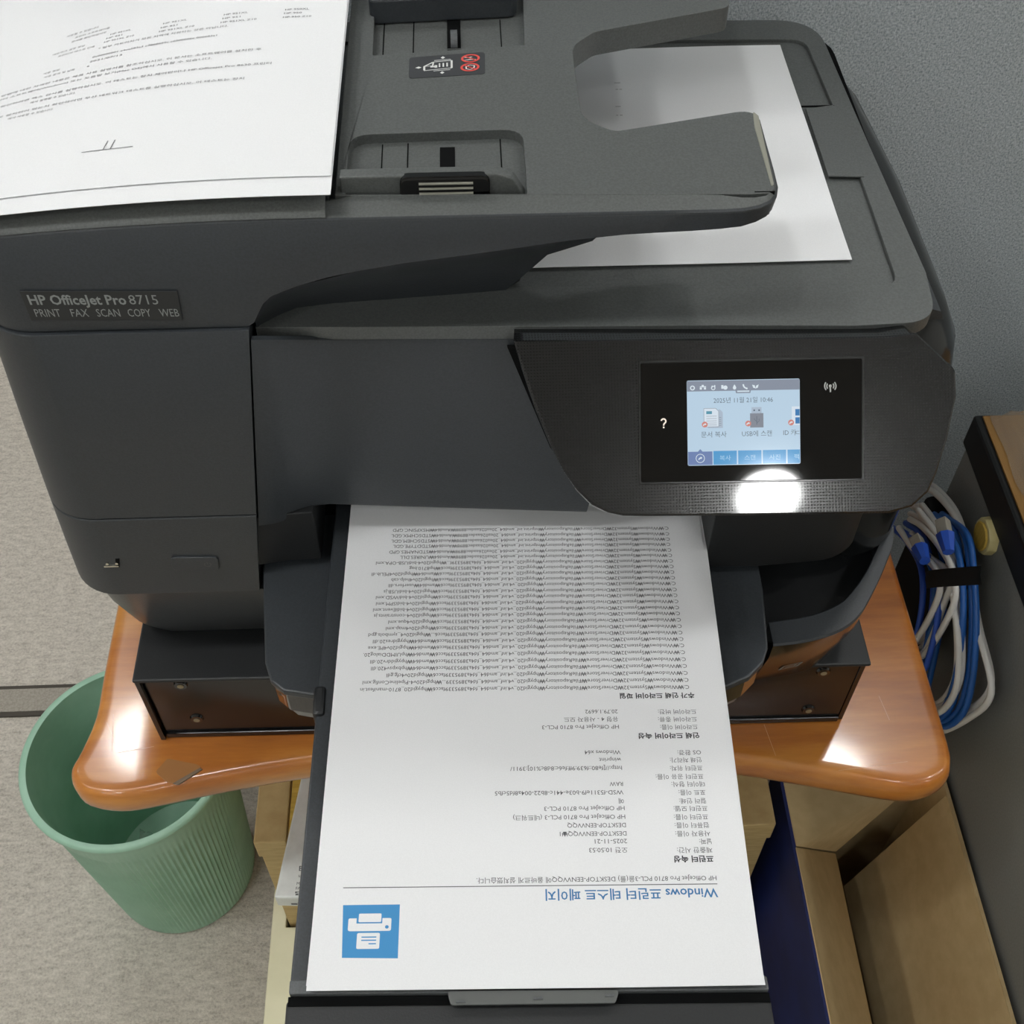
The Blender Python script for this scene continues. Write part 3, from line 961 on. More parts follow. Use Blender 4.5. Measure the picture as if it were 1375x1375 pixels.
# sticker with loading symbols
stk_pts = rounded([(-0.0285, 0.5370), (0.0092, 0.5400), (0.0096, 0.5600), (-0.0285, 0.5560)], 0.0022, 4)
stk = MB().plate(stk_pts, [], lambda x, y: ZT(x, y) + 0.0013, lambda x, y: ZT(x, y) + 0.00165).build('instruction_sticker', M['label_black'], PR)


def stk_fn(u, v):  # u 0..1 across, v 0..1 up
    x = -0.0285 + u * 0.0379
    y = 0.5370 + u * 0.0035 + v * 0.0192
    return (x, y, ZT(x, y) + 0.0018)


w = MB()
put_stroke(w, [(0.20, 0.32), (0.20, 0.50), (0.32, 0.68), (0.56, 0.70), (0.56, 0.34), (0.195, 0.30)], 0.026, stk_fn)
put_stroke(w, [(0.21, 0.50), (0.31, 0.50), (0.32, 0.68)], 0.022, stk_fn)
for u in (0.40, 0.45, 0.50):
    put_stroke(w, [(u, 0.42), (u, 0.60)], 0.02, stk_fn)
put_rect(w, 0.335, 0.40, 0.37, 0.52, stk_fn)
put_rect(w, 0.28, 0.43, 0.335, 0.49, stk_fn)
for a, b, c, d in ((0.33, 0.745, 0.55, 0.755), (0.32, 0.255, 0.54, 0.265)):
    put_stroke(w, [(a, b), (c, d)], 0.022, stk_fn)
put_poly(w, [(0.08, 0.46), (0.125, 0.41), (0.165, 0.46), (0.125, 0.51)], stk_fn)
for cu_, cv_ in ((0.445, 0.86), (0.435, 0.15)):
    put_poly(w, [(cu_ - 0.03, cv_), (cu_, cv_ - 0.06), (cu_ + 0.03, cv_), (cu_, cv_ + 0.06)], stk_fn)
for cx_, cy_ in ((0.81, 0.73), (0.80, 0.31)):
    if cy_ > 0.5:
        put_stroke(w, [(0.73, 0.80), (0.80, 0.78), (0.83, 0.80)], 0.03, stk_fn)
        put_stroke(w, [(0.73, 0.66), (0.82, 0.70), (0.88, 0.67), (0.74, 0.66)], 0.018, stk_fn)
    else:
        put_stroke(w, [(0.75, 0.25), (0.75, 0.36), (0.80, 0.42), (0.86, 0.38), (0.85, 0.26), (0.80, 0.20), (0.75, 0.25)], 0.018, stk_fn)
w.build('loading_symbols', M['white_print'], stk, smooth=0)
w = MB()
stk_fn2 = lambda u, v: (lambda p: (p[0], p[1], p[2] + 0.00008))(stk_fn(u, v))
for cx_, cy_ in ((0.81, 0.73), (0.80, 0.31)):
    put_ring(w, cx_, cy_, 0.095, 0.125, stk_fn2, 0, 360, 28, 1.55)
    put_stroke(w, [(cx_ - 0.075, cy_ + 0.11), (cx_ + 0.075, cy_ - 0.11)], 0.026, stk_fn2)
w.build('prohibition_signs', M['red_print'], stk, smooth=0)

# ---- hinged feeder cover under the loose sheets (drops towards the left like the sheets on it)


rows = []
for j in range(15):
    v = j / 14
    y = 0.4465 + 0.25 * v
    rows.append([(x, y, 1.1462 - droop(x, y) * 1.15) for x in [-0.240 + 0.1765 * i / 16 for i in range(17)]])
xs_ = [-0.240 + 0.1765 * i / 16 for i in range(17)]
back_ = lambda x: max(0, -0.2095 - x) ** 2 * 14
front_edge = [[(x, 0.4304 + back_(x), 1.1374 - seam_drop(x, 0.43)) for x in xs_], [(x, 0.4314 + back_(x), 1.1392 - seam_drop(x, 0.43)) for x in xs_],
              [(x, 0.4345 + back_(x), 1.1412 - seam_drop(x, 0.43)) for x in xs_]]
cv = MB().grid(front_edge + rows)
cv.grid([[(-0.0635, r[-1][1], 1.130) for r in rows], [r[-1] for r in rows]])
cv.grid([[(-0.2395, r[0][1], 1.080) for r in rows], [r[0] for r in rows]])
cv.build('feeder_cover', M['top'], PR, smooth=40)

# ---- scanner lid
lid_out = [(-0.1070, 0.4412), (0.0232, 0.4372), (0.120, 0.4345), (0.1875, 0.4318)] + rounded([(0.1960, 0.4315), (0.2290, 0.4340), (0.2325, 0.470)], [0, 0.026, 0], 8)[1:] + rounded([(0.2285, 0.58), (0.2245, 0.7180), (-0.20, 0.7260)], [0, 0.030, 0], 8)[:-1] + [(-0.10, 0.7260)]
lid_in = [(-0.08, 0.4700), (0.0208, 0.4667)] + rounded([(0.10, 0.4645), (0.2160, 0.4605), (0.2168, 0.54)], [0, 0.010, 0], 6)[1:] + [(0.2168, 0.56)] + rounded([(0.2165, 0.60), (0.2135, 0.695), (0.0, 0.702)], [0, 0.012, 0], 5)[:-1] + [(-0.08, 0.702)]
lp = MB()
lp.plate(lid_out, [lid_in], 1.0560, lambda x, y: 1.0645)
lp.plate(lid_in, [], 1.0555, 1.0623)
lid = lp.build('scanner_lid', M['top'], PR, bevel=0.0008, smooth=18)
nt_ = MB().plate([(0.1990, 0.5525), (0.2188, 0.5511), (0.2200, 0.6030), (0.2160, 0.6212), (0.1990, 0.6180)], [], 1.0640, lambda x, y: 1.0650).build('lid_flap', M['top'], PR, bevel=0.0003)
MB().box(0.197, 0.2165, 0.6205, 0.6215, 1.0640, 1.0647).build('flap_gap', M['darker'], nt_)

# lid skirt and glossy right flank
sk = []
for dx, z in ((0.0000, 1.0560), (0.006, 1.0540), (0.009, 1.0485)):
    sk.append([(0.2325 + dx, 0.452, z), (0.2322 + dx, 0.475, z), (0.2285 + dx, 0.58, z), (0.2248 + dx, 0.69, z), (0.219 + dx * 0.8, 0.706, z), (0.210, 0.717, z), (0.15, 0.719, z), (0.15, 0.452, z)])
MB().loft(sk).build('lid_skirt', M['body'], PR, smooth=40)
fk = []
for z, dx, yf in ((0.872, 0.0, 0.432), (0.95, 0.0, 0.431), (1.00, -0.001, 0.432), (1.025, -0.005, 0.436), (1.040, -0.0125, 0.442), (1.0465, -0.020, 0.450), (1.0478, -0.030, 0.455)):
    xr = 0.2645 + dx
    r = 0.040
    fk.append([(xr - 0.09, yf + 0.03, z), (xr - r, yf, z)] + [(x, y, z) for x, y in arc(xr - r, yf + r, r, 270, 360, 10)] + [(xr, 0.58, z), (xr - 0.006, 0.67, z), (xr - 0.016, 0.708, z), (0.18, 0.718, z)])
MB().loft(fk, closed=False).build('right_flank', M['flank'], PR, smooth=50)
# back of the flank cavity
MB().prism([(0.19, 0.474), (0.236, 0.474), (0.236, 0.71), (0.19, 0.71)], 0.874, 1.047).build('flank_core', M['darker'], PR)

# ---- centre front cover
cx_ = sorted([-0.1058 + 0.190 * i / 24 for i in range(25)] + [-0.0906, -0.0900])


def cover_plane(x):
    return 0.4365 + (0.02 - x) * 0.029


def cover_y(x):
    t = min(1, max(0, (x + 0.1058) / 0.040))
    return cover_plane(x) - (1 - t * t * (3 - 2 * t)) * 0.0125


def cover_bottom(x):
    return 0.9240 if x < -0.0905 else 0.9290 - (x + 0.085) * 0.058


rows = []
for k, w_ in enumerate((0.0, 0.02, 0.25, 0.5, 0.75, 0.98, 1.0)):
    row = []
    for x in cx_:
        f = (x - cx_[0]) / 0.190
        zt_ = 1.0562 + (cover_plane(x) - cover_y(x)) * 0.95
        zb_ = cover_bottom(x)
        z = zb_ + (zt_ - zb_) * w_
        row.append((seam_x(z) + 0.0004 + f * (0.190 - 0.10 * (z - 0.925) * 0.0), cover_y(x) + (0.0008 if k in (0, 6) else 0), z))
    rows.append(row)
cb = MB().grid(rows)
cb.grid([[(p[0], p[1] + 0.02, p[2] + 0.002) for p in rows[0]], rows[0]])
cb.grid([rows[-1], [(p[0], p[1] + 0.003, p[2]) for p in rows[-1]]])
cb.build('front_cover', M['body'], PR, smooth=40)
MB().loft([[(0.0162, 0.4335, 1.0545), (0.0215, 0.4335, 1.0545), (0.0425, 0.4325, 0.9745), (0.0395, 0.4325, 0.9800)], [(0.0162, 0.4350, 1.0545), (0.0215, 0.4350, 1.0545), (0.0425, 0.4340, 0.9745), (0.0395, 0.4340, 0.9800)]]).build('cover_gap_shade', M['darker'], PR, smooth=0)  # dark slab on the cover, painting the shade of the panel gap
# paper guide hook under the cover
hk = MB().prism_y(rounded([(-0.0885, 0.9320), (-0.0800, 0.9320), (-0.0820, 0.9200), (-0.0870, 0.9205)], 0.001, 2), 0.448, 0.452).build('exit_hook', M['tray_grey'], PR, bevel=0.0005)

# blocks either side of the paper exit
MB().prism([(-0.1345, 0.60), (-0.1345, 0.4285), (-0.1150, 0.4315), (-0.0955, 0.4320), (-0.0945, 0.60)], 0.8855, 0.9300).build('exit_side_block', M['dark'], PR, bevel=0.0008)
MB().prism([(0.134, 0.60), (0.1335, 0.417), (0.165, 0.4165), (0.193, 0.4185)] + arc(0.200, 0.453, 0.034, 280, 350, 6) + [(0.245, 0.60)], 0.8855, 0.990).build('exit_side_block', M['dark'], PR, bevel=0.0008)
MB().box(-0.0945, 0.133, 0.53, 0.60, 0.886, 0.99).build('exit_back_wall', M['darker'], PR)

# ---- right wing of the base: curved lip round the output bay
WO = [(0.2640, 0.4700), (0.2600, 0.4466), (0.2502, 0.4267), (0.2340, 0.4006), (0.2216, 0.3855), (0.2073, 0.3771), (0.1886, 0.3721), (0.1700, 0.3702)]
WI = [(0.2540, 0.4700), (0.2519, 0.4481), (0.2431, 0.4321), (0.2345, 0.4188), (0.2245, 0.4070), (0.2154, 0.3986), (0.1967, 0.3907), (0.1700, 0.3867)]
WB = [(0.2580, 0.480), (0.2540, 0.460), (0.2460, 0.443), (0.2360, 0.424), (0.2250, 0.4105), (0.2130, 0.4035), (0.2005, 0.3997), (0.1760, 0.3965)]
WO, WI, WB = ([(p.x, p.y) for p in smooth_path([(x, y, 0) for x, y in q], 3)] for q in (WO, WI, WB))
n = len(WO)
mid = [(o[0] * 0.80 + b[0] * 0.20 + (o[0] - i_[0]) * 0.10, o[1] * 0.80 + b[1] * 0.20 + (o[1] - i_[1]) * 0.10) for o, i_, b in zip(WO, WI, WB)]
MB().grid([[(x, y, 0.846) for x, y in WI], [(x, y, 0.8698) for x, y in WI], [(x + (o[0] - x) * 0.05, y + (o[1] - y) * 0.05, 0.8705) for (x, y), o in zip(WI, WO)],
           [(x + (i_[0] - x) * 0.06, y + (i_[1] - y) * 0.06, 0.8705) for (x, y), i_ in zip(WO, WI)], [(x, y, 0.8692) for x, y in WO]]).build('bay_lip', M['body'], PR, smooth=30)
MB().grid([[(x, y, 0.8690) for x, y in WO], [(x, y, 0.850) for x, y in mid], [(x, y, 0.7864) for x, y in WB]]).build('base_wing', M['flank'], PR, smooth=40)
MB().plate([(0.165, 0.60), (0.1685, 0.3880)] + [(x, y) for x, y in reversed(WI)] + [(0.254, 0.60)], [], 0.8465, 0.8475).build('output_bay_floor', M['dark'], PR)
# symbol on the wing
wi = MB()


def wing_fn(u, v):
    x = 0.1868 + u * 0.0112 + v * 0.0012
    y = 0.3905 + 0.0
    z = 0.8125 + v * 0.0098 + u * 0.001
    yy = 0.3759 + (0.850 - z) / 0.0636 * 0.0226 + (x - 0.190) * 0.19
    return (x, yy - 0.0007, z)


put_stroke(wi, [(0, 0), (0, 1), (1, 1), (1, 0), (0, 0)], 0.12, wing_fn)
put_stroke(wi, [(0.22, 0.32), (0.62, 0.36)], 0.10, wing_fn)
put_stroke(wi, [(0.22, 0.58), (0.62, 0.62), (0.78, 0.72), (0.74, 0.3)], 0.08, wing_fn)
wi.build('paper_symbol', M['grey_print'], PR, smooth=0)

# ---- paper tray
trp = [(-0.1315, 0.56), (-0.1315, 0.4300), (-0.1285, 0.40), (-0.1245, 0.3640)] + [(-0.1205, 0.3520), (-0.1125, 0.3450), (-0.0980, 0.3420), (-0.05, 0.3365), (0.02, 0.3340), (0.09, 0.3352), (0.136, 0.3380), (0.1500, 0.3440), (0.1595, 0.3530), (0.1640, 0.3630), (0.1680, 0.4040), (0.1700, 0.56)]
tr = MB().prism(trp, 0.8745, 0.880).build('paper_tray_cover', M['body'], PR, bevel=0.0012)
front_i = [i for i, p in enumerate(trp) if p[1] < 0.41]
fp = [trp[i] for i in front_i]
fpin = [(x * 0.992, y + 0.0015) for x, y in fp]
gl = MB()
gl.loft([[(x, y, 0.8545) for x, y in fpin] + [(0.160, 0.42, 0.8545), (-0.122, 0.42, 0.8545)], [(x, y, 0.8742) for x, y in fpin] + [(0.160, 0.42, 0.8742), (-0.122, 0.42, 0.8742)]])
gl.build('tray_front_band', M['gloss'], tr, bevel=0.0006)
gy = []
for z, s_, dy in ((0.8542, 0.985, 0.0022), (0.845, 0.975, 0.004), (0.832, 0.95, 0.010), (0.820, 0.90, 0.020), (0.806, 0.86, 0.034)):
    gy.append([(0.02 + (x - 0.02) * s_, y + dy, z) for x, y in fp] + [(0.150, 0.44, z), (-0.112, 0.44, z)])
MB().loft(gy).build('tray_handle', M['handle'], tr, smooth=50)
MB().box(-0.110, 0.150, 0.40, 0.70, 0.790, 0.8062).build('paper_tray', M['dark'], PR, bevel=0.001)

# ---- output tray extension
ex = MB().box(-0.0905, 0.1290, 0.1775, 0.470, 0.8860, 0.8975).map(lambda x, y, z: (x + (0.33 - y) * -0.022 + 0.0, y - (x - 0.02) * 0.022, z))
exo = ex.build('output_extension', M['body'], PR, bevel=0.0012)
MB().box(-0.0925, -0.0860, 0.318, 0.336, 0.8805, 0.9000).build('extension_hinge', M['dark'], exo, bevel=0.002)
lipm = lambda x, y, z: (x, y - (x - 0.02) * 0.030, z)
MB().box(-0.0940, 0.1272, 0.1705, 0.1772, 0.8830, 0.8985).map(lipm).build('extension_lip', M['tray_grey'], exo, bevel=0.001)
MB().box(-0.0945, 0.1275, 0.1660, 0.1702, 0.8800, 0.8955).map(lipm).build('lip_groove', M['darker'], exo)
MB().box(-0.0955, 0.1280, 0.1360, 0.1688, 0.8760, 0.8948).map(lipm).build('lip_front', M['dark'], exo, bevel=0.0015)
st = MB().plate(rounded([(-0.0212, 0.1720), (-0.0195, 0.1658), (0.0555, 0.1638), (0.0580, 0.1695)], 0.0015, 3), [], 0.8990, 0.9005).build('paper_stop', M['grey_clear'], PR, bevel=0.0004)
for x in (-0.0170, 0.0185, 0.0510):
    MB().box(x, x + 0.004, 0.1665, 0.1675, 0.9004, 0.9012).build('stop_notch', M['tray_grey'], st)

# ---- tilting control panel
PE = math.radians(52)
PS = Vector((0.1274, 0.386, 1.0465))
PT = Vector((0, math.sin(PE), math.cos(PE)))
PN = Vector((0, -math.cos(PE), math.sin(PE)))


def pan(d=0.0):
    return lambda a, b: tuple(PS + Vector((a * 0.001, 0, 0)) + PT * (b * 0.001) + PN * (d * 0.001))


p_out = [(-108.6, 42.0), (2.0, 40.3), (70.3, 39.6)] + rounded([(78, 40.6), (85.0, 41.0), (103.4, 22.8), (103.6, 10.0), (98.3, -10.9)], [0, 4.0, 5, 8, 0], 4)[1:] + \
    [(92.7, -26.9), (88.4, -35.7), (80.2, -42.6), (69.3, -45.4), (-0.7, -44.5), (-50.7, -43.4), (-58.5, -43.0), (-66.0, -41.3), (-73.6, -37.4), (-80.5, -30.1), (-86.6, -20.7), (-92.3, -8.5), (-98.9, 8.7), (-105.4, 30.2)]
panel = MB()
fl_ = [pan(0)(a, b) for a, b in p_out]
edge = [pan(-1.2)(a, b) for a, b in inset(p_out, 0.9)]


def fold(p, k):
    """the right end of the panel bends back round the corner of the printer"""
    x, y, z = p
    d = max(0.0, x - (0.1274 + 0.078))
    return (x, y + d * d * k, z - d * d * k * 0.5)


inner = [pan(-0.0)(a, b) for a, b in inset(p_out, -1.0)]
N_ = len(p_out)
back = [(x, y + 0.022, z - 0.004) for x, y, z in [pan(-10)(a, b) for a, b in inset(p_out, -2.0)]]
panel.loft([back, [pan(-6)(a, b) for a, b in p_out], [pan(-0.8)(a, b) for a, b in p_out], inner])
po = panel.build('control_panel', M['pips'], PR, smooth=18)
uvl = po.data.uv_layers.new(name='panel')
for lp_ in po.data.loops:
    q = po.data.vertices[lp_.vertex_index].co + ORIGIN[po] - PS
    uvl.data[lp_.index].uv = (q.x, q.dot(PT))


def panel_slab(mb, pts, d0, d1):
    return mb.loft([[pan(d0)(a, b) for a, b in pts], [pan(d1)(a, b) for a, b in pts]])


fr_o = rounded([(-49.4, 30.8), (59.6, 30.4), (57.4, -29.6), (-51.2, -28.4)], 1.2, 3)
fr_i = rounded([(-48.3, 29.2), (58.0, 28.7), (55.9, -28.4), (-49.8, -27.2)], 0.8, 3)
fb = MB()
n_ = len(fr_o)
fb.loft([[pan(-0.3)(a, b) for a, b in fr_o], [pan(0.7)(a, b) for a, b in inset(fr_o, -0.35)], [pan(0.7)(a, b) for a, b in inset(fr_i, 0.35)], [pan(0.15)(a, b) for a, b in fr_i]], caps=(False, False))
fb.build('display_frame', M['frame'], PR, smooth=10)
disp = panel_slab(MB(), fr_i, -0.2, 0.25).build('display_glass', M['glass'], PR, smooth=0)
ql = MB()
put_ring(ql, -38.3, 1.5, 0.75, 1.45, pan(0.3), -60, 170, 12)
put_stroke(ql, [(-37.75, 0.6), (-38.25, 0.0), (-38.3, -0.6)], 0.7, pan(0.31))
put_disc(ql, -38.3, -1.45, 0.45, pan(0.3), 10)
ql.build('help_symbol', M['q_light'], PR, smooth=0)
wf_ = MB()
pw = pan(0.3)
put_disc(wf_, 42.4, 16.2, 0.75, pw)
put_stroke(wf_, [(42.4, 16.0), (42.4, 13.3)], 0.7, pw)
for r_ in (1.7, 2.75):
    put_ring(wf_, 42.4, 16.2, r_ - 0.3, r_ + 0.3, pw, -42, 42, 8)
    put_ring(wf_, 42.4, 16.2, r_ - 0.3, r_ + 0.3, pw, 138, 222, 8)
wf_.build('wireless_symbol', M['wifi_light'], PR, smooth=0)

# touchscreen picture: u 0..1150, v 0..870 (down) over a 53.8 x 40.4 mm screen
SC = [(-26.6, 20.55), (27.7, 20.2), (26.8, -20.6), (-27.3, -20.1)]


def scr(d):
    f = pan(d)

    def g(u, v):
        s, t = u / 1150.0, v / 870.0
        a = (SC[0][0] * (1 - s) + SC[1][0] * s) * (1 - t) + (SC[3][0] * (1 - s) + SC[2][0] * s) * t
        b = (SC[0][1] * (1 - s) + SC[1][1] * s) * (1 - t) + (SC[3][1] * (1 - s) + SC[2][1] * s) * t
        return f(a, b)
    return g


touch = MB()
put_poly(touch, rounded([(0, 0), (1150, 0), (1150, 870), (0, 870)], 16, 3), scr(0.30))
ts = touch.build('touchscreen', M['scr_bg'], PR, smooth=0)


def layer(name, mat, d, draw):
    mb = MB()
    draw(mb, scr(d))
    return mb.build(name, M[mat], ts, smooth=0)


def flipped(fn):
    return lambda u, v: fn(u, -v)


layer('status_bar', 'scr_bar', 0.34, lambda mb, f: (put_rect(mb, 2, 6, 1148, 112, f), put_poly(mb, [(494, 112), (652, 112), (646, 138), (500, 138)], f)))
layer('pull_tab', 'scr_line', 0.38, lambda mb, f: put_rect(mb, 512, 112, 636, 126, f))


def icons(mb, f):
    put_ring(mb, 57, 76, 14, 25, f)
    for dx, dy in ((0, -18), (-20, 10), (22, 10)):
        put_rect(mb, 162 + dx - 11, 74 + dy - 10, 162 + dx + 11, 74 + dy + 10, f)
    put_stroke(mb, [(132, 66), (196, 66)], 10, f)
    put_ring(mb, 268, 80, 14, 23, f, 0, 360, 12)
    put_rect(mb, 252, 56, 262, 76, f)
    put_stroke(mb, [(282, 50), (288, 66)], 10, f)
    put_rect(mb, 350, 52, 372, 90, f)
    put_disc(mb, 392, 78, 22, f)
    put_poly(mb, [(485, 46), (497, 66), (503, 82), (498, 96), (485, 101), (472, 96), (467, 82), (473, 66)], f)
    put_stroke(mb, [(574, 52), (580, 72), (594, 86), (612, 92)], 15, f)
    put_disc(mb, 575, 55, 9, f)
    put_disc(mb, 610, 91, 9, f)
    put_poly(mb, [(664, 54), (690, 60), (700, 92), (676, 86)], f)
    put_poly(mb, [(732, 52), (722, 86), (698, 94), (706, 64)], f)


layer('status_icons', 'scr_icon', 0.40, icons)
layer('date_text', 'scr_text', 0.36, lambda mb, f: put_text(mb, '2025년 11월 21일 10:46', flipped(f), 270, -232, 66, 605))


def doc(mb, f):
    put_poly(mb, [(320, 296), (340, 306), (362, 330), (362, 490), (210, 490), (210, 470), (320, 470)], f)


layer('copy_icon_back_page', 'scr_paper2', 0.34, doc)  # page drawn behind the front one
layer('copy_icon_page', 'scr_paper', 0.36, lambda mb, f: put_poly(mb, [(172, 290), (288, 290), (318, 320), (318, 474), (172, 474)], f))


def doclines(mb, f):
    for v in (366, 390, 414, 436, 456):
        put_rect(mb, 194, v, 300, v + 4, f)
    for v in (380, 400, 420, 440, 460):
        put_rect(mb, 324, v, 346, v + 5, f)
    put_stroke(mb, [(170, 474), (170, 288), (290, 288), (320, 318), (320, 476), (170, 476)], 4, f)


layer('copy_icon_lines', 'scr_grey', 0.38, doclines)
layer('copy_icon_picture', 'scr_teal', 0.38, lambda mb, f: put_rect(mb, 194, 316, 252, 346, f))
layer('usb_plug', 'scr_paper2', 0.36, lambda mb, f: put_rect(mb, 656, 284, 758, 350, f))
layer('usb_body', 'scr_grey', 0.36, lambda mb, f: put_rect(mb, 640, 346, 776, 492, f))


def usbm(mb, f):
    for u in (683, 733):
        put_disc(mb, u, 316, 9, f)
    put_stroke(mb, [(708, 376), (708, 464)], 5, f)
    put_stroke(mb, [(708, 430), (684, 412), (684, 396)], 4, f)
    put_stroke(mb, [(708, 446), (732, 426), (732, 402)], 4, f)


layer('usb_marks', 'scr_dark', 0.38, usbm)
layer('card_icon_page', 'scr_paper', 0.36, lambda mb, f: put_rect(mb, 1066, 284, 1146, 474, f))
layer('card_icon_pictures', 'scr_blue', 0.38, lambda mb, f: (put_rect(mb, 1102, 312, 1146, 378, f), put_rect(mb, 1102, 396, 1146, 460, f)))


def badges(mb, f):
    for u, v in ((177, 452), (620, 450), (1058, 448)):
        put_disc(mb, u, v, 30, f)


layer('shortcut_badges', 'scr_red', 0.42, badges)


def arrows(mb, f):
    for u, v in ((177, 452), (620, 450), (1058, 448)):
        put_stroke(mb, [(u - 14, v + 14), (u - 8, v - 2), (u + 6, v - 4)], 11, f)
        put_poly(mb, [(u + 4, v - 16), (u + 18, v - 3), (u + 4, v + 9)], f)
    put_stroke(mb, [(112, 812), (118, 796), (134, 792)], 11, f)
    put_poly(mb, [(130, 778), (148, 792), (130, 806)], f)
    put_ring(mb, 127, 797, 40, 46, f, 0, 360, 24)


def words(mb, f):
    g = flipped(f)
    put_text(mb, '문서 복사', g, 140, -580, 68, 258)
    put_text(mb, 'USB에 스캔', g, 556, -578, 68, 305)
    put_text(mb, 'ID 카', g, 978, -574, 68, 130)
    put_text(mb, 'ㄷ', g, 1104, -574, 62, 40)


layer('app_names', 'scr_text', 0.36, words)


def tabs(mb, f):
    for u0, u1 in ((262, 500), (514, 752), (766, 1004), (1018, 1146)):
        put_rect(mb, u0, 724, u1, 864, f)


layer('menu_tabs', 'scr_tab', 0.34, tabs)
layer('active_tab', 'scr_tab_active', 0.35, lambda mb, f: put_poly(mb, [(4, 728), (104, 728), (128, 702), (152, 728), (252, 728), (252, 864), (4, 864)], f))
layer('shortcut_arrows', 'scr_icon', 0.45, arrows)


def tabwords(mb, f):
    g = flipped(f)
    for t_, u, w_ in (('복사', 326, 112), ('스캔', 578, 112), ('사진', 832, 112), ('팩', 1086, 50)):
        put_text(mb, t_, g, u, -818, 58, w_)


layer('tab_names', 'scr_tabtext', 0.38, tabwords)

